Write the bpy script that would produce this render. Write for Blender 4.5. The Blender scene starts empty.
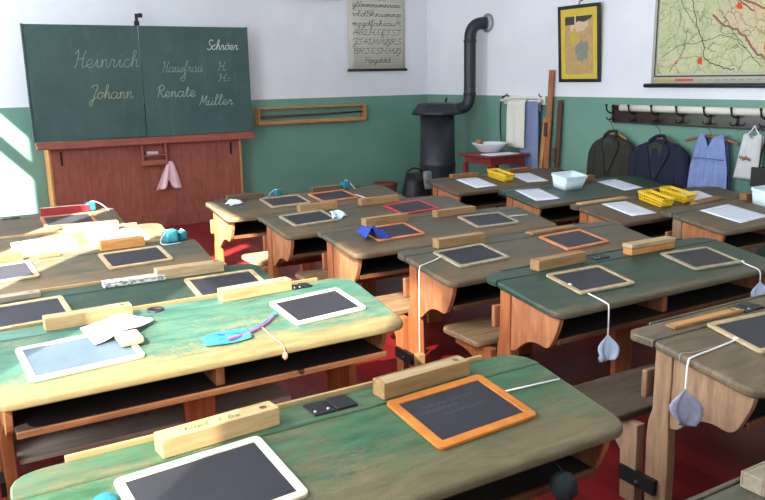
import bpy, bmesh, math, random
from mathutils import Vector, Matrix
random.seed(7)
S = bpy.context.scene
COL = S.collection
R = math.radians

# ------------------------------------------------------------------ materials
def srgb(r, g, b):
    f = lambda c: (c/255/12.92) if c/255 <= .04045 else ((c/255+.055)/1.055)**2.4
    return (f(r), f(g), f(b), 1)

class NT:
    def __init__(s, name):
        s.m = bpy.data.materials.new(name); s.m.use_nodes = True
        s.t = s.m.node_tree; s.n = s.t.nodes
        s.b = s.n['Principled BSDF']
    def add(s, t, **kw):
        n = s.n.new(t)
        for k, v in kw.items():
            if k in n.inputs.keys(): n.inputs[k].default_value = v
            else: setattr(n, k, v)
        return n
    def link(s, a, b): s.t.links.new(a, b)
    def coords(s, scale=(1, 1, 1), kind='Object', jitter=True):
        tc = s.add('ShaderNodeTexCoord'); mp = s.add('ShaderNodeMapping')
        mp.inputs['Scale'].default_value = scale
        s.link(tc.outputs[kind], mp.inputs['Vector'])
        if jitter:
            oi = s.add('ShaderNodeObjectInfo'); mu = s.add('ShaderNodeMath', operation='MULTIPLY')
            mu.inputs[1].default_value = 37
            s.link(oi.outputs['Random'], mu.inputs[0]); s.link(mu.outputs[0], mp.inputs['Location'])
        return mp.outputs[0]
    def noise(s, vec, scale, detail=4, rough=.55, dist=0):
        n = s.add('ShaderNodeTexNoise', Scale=scale, Detail=detail, Roughness=rough, Distortion=dist)
        s.link(vec, n.inputs['Vector']); return n.outputs['Fac']
    def ramp(s, fac, stops):
        r = s.add('ShaderNodeValToRGB'); e = r.color_ramp.elements
        while len(e) < len(stops): e.new(.5)
        for i, (p, c) in enumerate(stops): e[i].position = p; e[i].color = c
        s.link(fac, r.inputs['Fac']); return r.outputs['Color']
    def mix(s, fac, a, b, mode='MIX'):
        m = s.add('ShaderNodeMix', data_type='RGBA', blend_type=mode)
        for v, i in ((fac, 0), (a, 6), (b, 7)):
            if hasattr(v, 'links'): s.link(v, m.inputs[i])
            else: m.inputs[i].default_value = v
        return m.outputs[2]
    def math(s, op, a, b=None, clamp=False):
        m = s.add('ShaderNodeMath', operation=op, use_clamp=clamp)
        for i, v in enumerate((a, b)):
            if v is None: continue
            if hasattr(v, 'links'): s.link(v, m.inputs[i])
            else: m.inputs[i].default_value = v
        return m.outputs[0]
    def bump(s, h, strength=.2, dist=.01):
        b = s.add('ShaderNodeBump', Strength=strength, Distance=dist)
        s.link(h, b.inputs['Height']); s.link(b.outputs[0], s.b.inputs['Normal'])
    def done(s, color, rough=.5, spec=.5, metal=0):
        if hasattr(color, 'links'): s.link(color, s.b.inputs['Base Color'])
        else: s.b.inputs['Base Color'].default_value = color
        if hasattr(rough, 'links'): s.link(rough, s.b.inputs['Roughness'])
        else: s.b.inputs['Roughness'].default_value = rough
        s.b.inputs['Specular IOR Level'].default_value = spec
        s.b.inputs['Metallic'].default_value = metal
        return s.m

def plain(name, c, rough=.5, var=.12, scale=14, spec=.4, metal=0, bump=0):
    t = NT(name); v = t.coords(); f = t.noise(v, scale)
    lo = tuple(x*(1-var) for x in c[:3])+(1,); hi = tuple(min(1, x*(1+var)) for x in c[:3])+(1,)
    if bump: t.bump(f, bump, .004)
    return t.done(t.ramp(f, [(.3, lo), (.7, hi)]), rough, spec, metal)

def wood(name, c1, c2, grain=(2, 40, 40), rough=.5, spec=.35):
    t = NT(name); v = t.coords(grain)
    f = t.noise(v, 1.6, 6, .6, .4); g = t.noise(t.coords((1, 1, 1)), 5)
    c = t.ramp(f, [(.3, c1), (.68, c2)])
    dk = tuple(x*.72 for x in c1[:3])+(1,)
    c = t.mix(t.ramp(g, [(.5, (0, 0, 0, 1)), (.8, (.7, .7, .7, 1))]), c, dk)
    t.bump(f, .12, .003)
    return t.done(c, rough, spec)

def worn_paint(name, green, green2, wd1, wd2, wear, edge, depth=.54, rough=.42, pw=4):
    """painted desk top: paint rubbed off to wood, most of all where arms rest along the pupil's edge"""
    t = NT(name)
    v = t.coords((2.2, 9, 9)); f = t.noise(v, 2.2, 8, .68, .6)
    vf = t.coords((1, 1.9, 1)); fine = t.noise(vf, 55, 6, .7); big = t.noise(vf, 2.6, 3)
    tc = t.add('ShaderNodeTexCoord'); sp = t.add('ShaderNodeSeparateXYZ'); t.link(tc.outputs['Object'], sp.inputs[0])
    d = t.math('MULTIPLY', sp.outputs['Y'], -1/depth)              # 0 far edge .. 1 pupil's edge
    e = t.math('MULTIPLY', t.math('POWER', t.math('MAXIMUM', d, 0.0), pw), edge)
    s = t.math('ADD', t.math('ADD', t.math('MULTIPLY', f, .35), t.math('MULTIPLY', fine, .6)), t.math('MULTIPLY', big, .3))
    s = t.math('ADD', t.math('ADD', s, e), wear-.6)
    fac = t.ramp(s, [(.5, (0, 0, 0, 1)), (.66, (1, 1, 1, 1))])
    gc = t.ramp(t.noise(v, 3.1, 6, .6), [(.3, green), (.7, green2)])
    wc = t.ramp(f, [(.3, wd1), (.7, wd2)])
    # fine light scratches, stretched at a slant
    w = t.noise(t.coords((5, 60, 1)), 1.0, 3, .5, 1.2)
    sc = t.ramp(w, [(.66, (0, 0, 0, 1)), (.72, (.4, .4, .4, 1))])
    c = t.mix(fac, gc, wc); c = t.mix(sc, c, wd2)
    t.bump(s, .12, .003)
    return t.done(c, t.ramp(fac, [(0, (rough,)*3+(1,)), (1, (rough+.15,)*3+(1,))]), .4)

M = {}
M['green'] = worn_paint('worn_green_paint', srgb(44, 88, 74), srgb(80, 122, 104), srgb(118, 102, 66), srgb(148, 130, 90), .45, .46, .6, pw=7)
M['olive'] = worn_paint('worn_olive_green_paint', srgb(32, 72, 48), srgb(64, 102, 72), srgb(76, 70, 48), srgb(108, 98, 70), .49, .36)
M['dkgreen'] = worn_paint('dark_green_paint', srgb(28, 50, 40), srgb(46, 70, 56), srgb(78, 72, 56), srgb(102, 92, 70), .38, .28)
M['brgreen'] = worn_paint('brownish_green_paint', srgb(58, 58, 46), srgb(80, 78, 62), srgb(88, 72, 52), srgb(114, 96, 70), .48, .34)
M['greybrown'] = worn_paint('grey_brown_worn_paint', srgb(58, 56, 46), srgb(84, 78, 62), srgb(84, 70, 52), srgb(116, 100, 76), .55, .3)
M['brown'] = worn_paint('brown_worn_varnish', srgb(50, 48, 38), srgb(74, 66, 50), srgb(78, 60, 42), srgb(104, 84, 60), .55, .35)
M['edge'] = plain('bare_rubbed_edge', srgb(160, 132, 88), .5)
M['frame_wood'] = wood('orange_brown_varnished_wood', srgb(138, 76, 42), srgb(178, 108, 64), (30, 30, 2))
M['cheek_wood'] = wood('light_brown_cheek_wood', srgb(146, 88, 54), srgb(184, 124, 84), (20, 20, 3))
M['old_wood'] = wood('pale_old_wood', srgb(126, 98, 74), srgb(164, 134, 104), (20, 20, 3))
M['seat_wood'] = wood('worn_seat_wood', srgb(116, 88, 62), srgb(166, 136, 100), (2, 30, 30))
M['seat_dark'] = wood('worn_dark_seat_wood', srgb(60, 48, 36), srgb(88, 74, 58), (2, 30, 30))  # darker copy of the seat wood, with the dim corner's shade in its colour
M['shelf_wood'] = wood('dark_shelf_wood', srgb(84, 52, 32), srgb(120, 78, 48), (2, 30, 30))
M['inner'] = plain('dark_inner_board', srgb(40, 32, 28), .7)  # shade inside the book compartment is put into this dark colour
M['foot'] = wood('greyed_foot_board', srgb(150, 138, 124), srgb(178, 166, 150), (2, 30, 30))  # pale grey carries the sunlight lying on the plank
M['iron'] = plain('black_iron', srgb(34, 34, 36), .45, .2, metal=.4)
M['stove'] = plain('stove_iron', srgb(48, 50, 56), .42, .14, 6, metal=.35)
M['slate'] = plain('slate_board', srgb(38, 39, 46), .5, .16, 7)
M['slate_dusty'] = plain('chalk_dusty_slate', srgb(88, 104, 116), .6, .16, 7)  # chalk dust on one slate, painted sun glare on the sunlit desk's pair
M['sl_natural'] = wood('pale_slate_frame_wood', srgb(152, 128, 94), srgb(184, 162, 126), (14, 14, 14))
M['sl_white'] = wood('scrubbed_white_frame_wood', srgb(206, 192, 166), srgb(230, 220, 200), (14, 14, 14))
M['sl_grey'] = wood('grey_slate_frame_wood', srgb(136, 124, 102), srgb(168, 156, 132), (14, 14, 14))
M['sl_orange'] = wood('orange_slate_frame_wood', srgb(172, 98, 32), srgb(194, 120, 46), (14, 14, 14))
M['sl_copper'] = wood('copper_slate_frame_wood', srgb(176, 104, 66), srgb(204, 134, 92), (14, 14, 14))
M['sl_red'] = plain('red_slate_frame_paint', srgb(178, 52, 62), .5)
M['bx_pale'] = wood('pale_box_wood', srgb(168, 134, 88), srgb(196, 164, 118), (4, 40, 40))
M['bx_lid'] = wood('pale_box_lid_wood', srgb(142, 120, 86), srgb(170, 148, 114), (4, 40, 40))
M['bx_tan'] = wood('tan_box_wood', srgb(130, 98, 60), srgb(160, 126, 84), (4, 40, 40))
M['bx_orange'] = wood('orange_box_wood', srgb(170, 112, 56), srgb(200, 142, 80), (4, 40, 40))
M['bx_dark'] = wood('dark_box_wood', srgb(74, 58, 42), srgb(100, 80, 58), (4, 40, 40))
M['bx_grey'] = wood('grey_box_wood', srgb(124, 112, 94), srgb(150, 138, 118), (4, 40, 40))
M['bx_brown'] = wood('brown_box_wood', srgb(120, 80, 50), srgb(148, 104, 68), (4, 40, 40))
M['bx_red'] = plain('red_box_paint', srgb(150, 36, 46), .45)
M['bx_pink'] = wood('pinkish_box_lid', srgb(188, 150, 124), srgb(208, 176, 150), (4, 40, 40))
M['paper'] = plain('white_paper', srgb(222, 226, 238), .8, .03)
M['ink'] = plain('grey_print', srgb(150, 156, 172), .8, .05)
M['yellow'] = plain('yellow_plastic', srgb(226, 186, 36), .4, .05)
M['tub'] = plain('pale_blue_white_plastic', srgb(214, 232, 238), .4, .03)
M['teal'] = plain('teal_wool', srgb(34, 106, 118), .9, .3, 90, bump=.6)
M['blue'] = plain('blue_cloth', srgb(36, 62, 150), .85, .25, 60)
M['turq'] = plain('turquoise_knit', srgb(52, 134, 164), .9, .35, 70, bump=.6)
M['purple'] = plain('purple_pink_cord', srgb(150, 84, 132), .9, .3, 60)
M['pinkcord'] = plain('salmon_pink_cord', srgb(214, 140, 116), .9)
M['white_cloth'] = plain('white_cotton', srgb(226, 230, 240), .9, .05, 30)
M['bluewhite'] = plain('bluish_white_cotton', srgb(188, 206, 232), .9, .06, 60)
M['greyblue'] = plain('dull_blue_white_cloth', srgb(150, 154, 176), .9, .22, 30)
M['string'] = plain('white_string', srgb(222, 222, 218), .8)
M['greystring'] = plain('thin_grey_string', srgb(150, 144, 128), .8)
M['sponge'] = plain('yellowish_sponge', srgb(206, 190, 140), .95, .3, 60, bump=.8)
M['blackwool'] = plain('black_wool', srgb(26, 34, 36), .95, .3, 60, bump=.6)
M['chalk'] = plain('white_chalk', srgb(206, 214, 206), .9, .1)
M['chalk_mid'] = plain('soft_white_chalk', srgb(160, 176, 168), .9, .1)
M['chalk_dim'] = plain('faint_chalk', srgb(132, 152, 146), .9, .1)
M['chalk_yel'] = plain('yellowish_chalk', srgb(160, 164, 132), .9, .1)
M['chalk_slate'] = plain('faint_slate_pencil', srgb(92, 94, 104), .9, .1)
M['redbrown'] = wood('red_brown_painted_wood', srgb(136, 72, 60), srgb(160, 92, 74), (20, 20, 3), .5)
M['tray'] = wood('red_tray_wood', srgb(140, 74, 60), srgb(166, 94, 76), (2, 30, 30), .5)
M['honey'] = wood('honey_rack_wood', srgb(168, 112, 60), srgb(200, 146, 88), (3, 30, 30), .45)
M['table_red'] = plain('dark_red_table_paint', srgb(122, 44, 46), .4)
M['enamel'] = plain('white_enamel', srgb(226, 232, 238), .2, .02)
M['ruler'] = wood('brown_ruler_wood', srgb(142, 86, 52), srgb(168, 108, 70), (30, 30, 2))
M['ruler_dark'] = wood('dark_ruler_wood', srgb(74, 50, 36), srgb(98, 68, 50), (30, 30, 2))
M['rackdark'] = plain('dark_brown_gloss_paint', srgb(52, 40, 38), .18, .1, spec=.6)
M['olivejacket'] = plain('dark_olive_wool', srgb(46, 46, 38), .95, .2, 50, bump=.3)
M['navyjacket'] = plain('navy_wool', srgb(28, 32, 52), .95, .2, 50, bump=.3)
M['lining'] = plain('grey_green_lining', srgb(52, 54, 52), .9)
M['lavender'] = plain('lavender_cotton', srgb(124, 142, 186), .9, .1, 12)
M['lavender2'] = plain('darker_lavender_cotton', srgb(92, 112, 164), .9, .1, 12)
M['linen'] = plain('grey_white_linen', srgb(196, 196, 196), .9, .06, 12)
M['cream'] = plain('cream_towel', srgb(212, 210, 198), .9, .05, 40, bump=.3)
M['bluetowel'] = plain('blue_grey_towel', srgb(116, 128, 160), .9, .08, 40, bump=.3)
M['leather'] = plain('black_brown_leather', srgb(38, 34, 32), .5)
M['pinkcloth'] = plain('pink_cloth', srgb(226, 186, 192), .9, .05)
M['roll'] = plain('ivory_map_roll', srgb(218, 214, 202), .7, .03)
M['chartpaper'] = plain('aged_chart_paper', srgb(196, 194, 178), .8, .04, 3)
M['chartink'] = plain('dark_chart_ink', srgb(70, 68, 66), .8)
M['chartline'] = plain('grey_chart_line', srgb(160, 158, 148), .8)
M['blackwood'] = plain('black_rod', srgb(28, 30, 34), .4)
M['yellowmat'] = plain('yellow_mat_board', srgb(206, 180, 62), .7, .05)
M['wicker'] = wood('reddish_wicker', srgb(86, 42, 36), srgb(130, 70, 56), (60, 60, 60), .7)
M['greyfur'] = plain('grey_metal_rim', srgb(120, 128, 130), .5)
M['brass'] = plain('pale_metal', srgb(150, 146, 134), .35, .1, metal=.7)
M['soap'] = plain('brown_sponge', srgb(140, 110, 78), .9, .3, 60)

def board_mat(name, a, b):
    t = NT(name); v = t.coords((1, 1, 1)); f = t.noise(v, 2.4, 5, .6)
    sm = t.noise(t.coords((3, 3, .7)), 4, 6, .7)
    c = t.mix(t.ramp(sm, [(.55, (0, 0, 0, 1)), (.9, (.35, .35, .35, 1))]), t.ramp(f, [(.3, a), (.7, b)]), srgb(120, 140, 134))
    return t.done(c, .62, .3)
M['board'] = board_mat('green_chalkboard', srgb(58, 82, 80), srgb(70, 96, 92))

def wall_mat():
    t = NT('painted_wall_white_above_green'); g = t.add('ShaderNodeNewGeometry'); sp = t.add('ShaderNodeSeparateXYZ')
    t.link(g.outputs['Position'], sp.inputs[0])
    st = t.math('LESS_THAN', sp.outputs['Z'], 1.398)
    tc = t.coords((1, 1, 1), jitter=False); f = t.noise(tc, 1.1, 4, .6); b = t.noise(tc, 9, 6, .6)
    w = t.ramp(f, [(.3, srgb(214, 216, 222)), (.7, srgb(226, 228, 234))])
    gr = t.ramp(f, [(.3, srgb(98, 140, 124)), (.7, srgb(110, 150, 134))])
    t.bump(b, .12, .01)
    rg = t.math('SUBTRACT', .8, t.math('MULTIPLY', st, .28))
    return t.done(t.mix(st, w, gr), rg, .4)
M['wall'] = wall_mat()
M['ceiling'] = plain('ceiling_white', srgb(224, 224, 222), .9, .02)

def floor_mat():
    t = NT('red_painted_floor_boards'); tc = t.add('ShaderNodeTexCoord'); sp = t.add('ShaderNodeSeparateXYZ')
    t.link(tc.outputs['Object'], sp.inputs[0])
    q = t.math('DIVIDE', sp.outputs['X'], .14); fr = t.math('FRACT', t.math('ADD', q, 100.0))
    gap = t.math('LESS_THAN', fr, .035); fl = t.math('FLOOR', q)
    wn = t.add('ShaderNodeTexWhiteNoise', noise_dimensions='1D'); t.link(fl, wn.inputs['W'])
    v = t.coords((9, 1, 1), jitter=False); f = t.noise(v, 2, 6, .6)
    s = t.math('ADD', t.math('MULTIPLY', wn.outputs['Value'], .35), t.math('MULTIPLY', f, .65))
    c = t.ramp(s, [(.2, srgb(92, 16, 20)), (.8, srgb(126, 28, 30))])
    c = t.mix(gap, c, srgb(64, 14, 16))
    h = t.math('SUBTRACT', t.math('MULTIPLY', f, .3), gap); t.bump(h, .3, .004)
    return t.done(c, .38, .45)
M['floor'] = floor_mat()

def map_mat(name, stops, line, line2, sc=1.0):
    t = NT(name); v = t.coords((1, 1, 1), jitter=False)
    n = t.add('ShaderNodeTexNoise', Scale=3.2*sc, Detail=5.0); t.link(v, n.inputs['Vector'])
    dv = t.add('ShaderNodeVectorMath', operation='MULTIPLY_ADD')
    t.link(n.outputs['Color'], dv.inputs[0]); dv.inputs[1].default_value = (.35/sc,)*3; t.link(v, dv.inputs[2])
    f = t.noise(v, 4*sc, 8, .7); c = t.ramp(f, stops)
    for s, wd, col in ((5*sc, .018, line), (13*sc, .028, line2)):
        vo = t.add('ShaderNodeTexVoronoi', feature='DISTANCE_TO_EDGE', Scale=s); t.link(dv.outputs[0], vo.inputs['Vector'])
        c = t.mix(t.math('MULTIPLY', t.math('LESS_THAN', vo.outputs['Distance'], wd), .55), c, col)
    return t.done(c, .75, .2)
M['mapgreen'] = map_mat('relief_map_print', [(.3, srgb(150, 168, 122)), (.45, srgb(184, 190, 146)), (.6, srgb(196, 196, 156)), (.72, srgb(196, 176, 138))], srgb(96, 88, 84), srgb(150, 132, 110))
M['mapbeige'] = map_mat('old_country_map_print', [(.3, srgb(182, 144, 112)), (.5, srgb(190, 158, 108)), (.62, srgb(176, 160, 96)), (.75, srgb(200, 160, 136))], srgb(150, 116, 92), srgb(160, 126, 100), 2.2)
M['mapred'] = plain('map_town_red', srgb(206, 72, 52), .8)
M['mapdark'] = plain('map_line_dark', srgb(66, 62, 60), .8)
M['mapborder'] = plain('map_border_brown', srgb(140, 92, 80), .8)
M['mappale'] = plain('map_region_pale', srgb(206, 180, 150), .8, .1, 5)
M['mappink'] = map_mat('relief_map_print_pinkish', [(.3, srgb(172, 168, 128)), (.5, srgb(200, 188, 150)), (.7, srgb(202, 168, 138))], srgb(96, 88, 84), srgb(150, 132, 110))
M['mapgrey'] = plain('map_region_grey', srgb(130, 134, 124), .8, .1, 30)
M['mapolive'] = plain('map_title_dark', srgb(62, 62, 56), .8)
M['mapocre'] = plain('map_region_ochre', srgb(188, 164, 76), .8, .1, 30)

# ------------------------------------------------------------------ mesh helpers
def link_mesh(name, me, parent=None):
    o = bpy.data.objects.new(name, me); COL.objects.link(o)
    if parent: o.parent = parent
    return o

class MB:
    """collects shapes and links them as one mesh object"""
    def __init__(s): s.v = []; s.f = []; s.mi = []; s.sm = []
    def add(s, vs, fs, mi=0, smooth=False):
        o = len(s.v); s.v += [tuple(p) for p in vs]
        s.f += [tuple(i+o for i in f) for f in fs]; s.mi += [mi]*len(fs); s.sm += [smooth]*len(fs); return s
    def box(s, x0, x1, y0, y1, z0, z1, mi=0):
        v = [(x0, y0, z0), (x1, y0, z0), (x1, y1, z0), (x0, y1, z0), (x0, y0, z1), (x1, y0, z1), (x1, y1, z1), (x0, y1, z1)]
        return s.add(v, [(3, 2, 1, 0), (4, 5, 6, 7), (0, 1, 5, 4), (1, 2, 6, 5), (2, 3, 7, 6), (3, 0, 4, 7)], mi)
    def prism(s, poly, a, b, axis='x', mi=0):
        n = len(poly)
        def P(p, t): return (t, p[0], p[1]) if axis == 'x' else ((p[0], t, p[1]) if axis == 'y' else (p[0], p[1], t))
        v = [P(p, a) for p in poly]+[P(p, b) for p in poly]
        f = [tuple(range(n-1, -1, -1)), tuple(range(n, 2*n))]+[(i, (i+1) % n, n+(i+1) % n, n+i) for i in range(n)]
        return s.add(v, f, mi)
    def slab(s, poly, ztop, th, mi=0):
        n = len(poly); v = [(x, y, ztop(y)-th) for x, y in poly]+[(x, y, ztop(y)) for x, y in poly]
        f = [tuple(range(n-1, -1, -1)), tuple(range(n, 2*n))]+[(i, (i+1) % n, n+(i+1) % n, n+i) for i in range(n)]
        return s.add(v, f, mi)
    def loft(s, rings, cap=True, mi=0, smooth=True, closed=True):
        n = len(rings[0]); v = [p for r in rings for p in r]; f = []
        for k in range(len(rings)-1):
            for i in range(n if closed else n-1):
                j = (i+1) % n; f.append((k*n+i, k*n+j, (k+1)*n+j, (k+1)*n+i))
        if cap: f += [tuple(range(n-1, -1, -1)), tuple(range((len(rings)-1)*n, len(rings)*n))]
        return s.add(v, f, mi, smooth)
    def tube(s, pts, r, n=8, mi=0, cap=True):
        pts = [Vector(p) for p in pts]; rr = r if isinstance(r, (list, tuple)) else [r]*len(pts)
        rings = []; up = None
        for i, p in enumerate(pts):
            t = (pts[min(i+1, len(pts)-1)]-pts[max(i-1, 0)])
            t = t.normalized() if t.length > 1e-9 else Vector((0, 0, 1))
            if up is None:
                up = t.orthogonal().normalized()
            up = (up-t*up.dot(t)); up = up.normalized() if up.length > 1e-6 else t.orthogonal().normalized()
            b = t.cross(up)
            rings.append([p+(up*math.cos(a)+b*math.sin(a))*rr[i] for a in [2*math.pi*k/n for k in range(n)]])
        return s.loft(rings, cap, mi)
    def lathe(s, prof, n=28, c=(0, 0, 0), mi=0, cap=False):
        rings = [[(c[0]+r*math.cos(2*math.pi*k/n), c[1]+r*math.sin(2*math.pi*k/n), c[2]+z) for k in range(n)] for r, z in prof]
        return s.loft(rings, cap, mi)
    def ribbon(s, pts, w, axes, off=0.0, mi=0):
        """flat stroke in a plane: pts 2D, axes(u,v)->3D"""
        L = []; Rr = []
        for i, p in enumerate(pts):
            a = pts[max(i-1, 0)]; b = pts[min(i+1, len(pts)-1)]
            dx, dy = b[0]-a[0], b[1]-a[1]; l = math.hypot(dx, dy) or 1
            nx, ny = -dy/l*w/2, dx/l*w/2
            L.append(axes(p[0]+nx, p[1]+ny, off)); Rr.append(axes(p[0]-nx, p[1]-ny, off))
        n = len(pts); v = L+Rr
        return s.add(v, [(i, i+1, n+i+1, n+i) for i in range(n-1)], mi)
    def grid(s, fn, nu, nv, mi=0):
        v = [fn(i/nu, j/nv) for j in range(nv+1) for i in range(nu+1)]
        f = [(j*(nu+1)+i, j*(nu+1)+i+1, (j+1)*(nu+1)+i+1, (j+1)*(nu+1)+i) for j in range(nv) for i in range(nu)]
        return s.add(v, f, mi, True)
    def build(s, name, mats, parent=None, bevel=0, seg=2, solid=0, sub=0):
        me = bpy.data.meshes.new(name); me.from_pydata([tuple(p) for p in s.v], [], s.f)
        for m in (mats if isinstance(mats, (list, tuple)) else [mats]): me.materials.append(M[m] if isinstance(m, str) else m)
        me.polygons.foreach_set('material_index', s.mi); me.polygons.foreach_set('use_smooth', s.sm)
        bm = bmesh.new(); bm.from_mesh(me); bmesh.ops.recalc_face_normals(bm, faces=bm.faces); bm.to_mesh(me); bm.free()
        me.update()
        o = link_mesh(name, me, parent)
        if solid:
            md = o.modifiers.new('solid', 'SOLIDIFY'); md.thickness = solid; md.offset = 0
        if sub:
            md = o.modifiers.new('sub', 'SUBSURF'); md.levels = sub; md.render_levels = sub
        if bevel:
            md = o.modifiers.new('bevel', 'BEVEL'); md.width = bevel; md.segments = seg; md.limit_method = 'ANGLE'; md.angle_limit = R(38)
        return o

def tag(o, label=None, cat=None, group=None, kind=None):
    for k, v in (('label', label), ('category', cat), ('group', group), ('kind', kind)):
        if v: o[k] = v
    return o
def empty(name, loc, rot=(0, 0, 0)):
    o = bpy.data.objects.new(name, None); COL.objects.link(o); o.empty_display_size = .05
    o.location = loc; o.rotation_mode = 'ZYX'; o.rotation_euler = rot; return o
def thing(name, label, cat, loc=(0, 0, 0), rot=(0, 0, 0), group=None):
    return tag(empty(name, loc, rot), label, cat, group)
def struct(name, mb, mat, **kw): return tag(mb.build(name, mat, **kw), kind='structure')
def smooth_path(pts, n=5):
    """Catmull-Rom through points of any dimension"""
    P = [tuple(p) for p in pts]; out = []
    for i in range(len(P)-1):
        p0, p1, p2, p3 = P[max(i-1, 0)], P[i], P[i+1], P[min(i+2, len(P)-1)]
        for k in range(n):
            t = k/n
            out.append(tuple(.5*(2*b+(c-a)*t+(2*a-5*b+4*c-d)*t*t+(3*b-a-3*c+d)*t**3) for a, b, c, d in zip(p0, p1, p2, p3)))
    return out+[P[-1]]
def rrect(w, d, r, n=4, cx=0, cy=0):
    out = []
    for sx, sy, a0 in ((1, 1, 0), (-1, 1, 90), (-1, -1, 180), (1, -1, 270)):
        for k in range(n+1):
            a = R(a0+90*k/n); out.append((cx+sx*(w/2-r)+r*math.cos(a), cy+sy*(d/2-r)+r*math.sin(a)))
    return out

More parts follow.
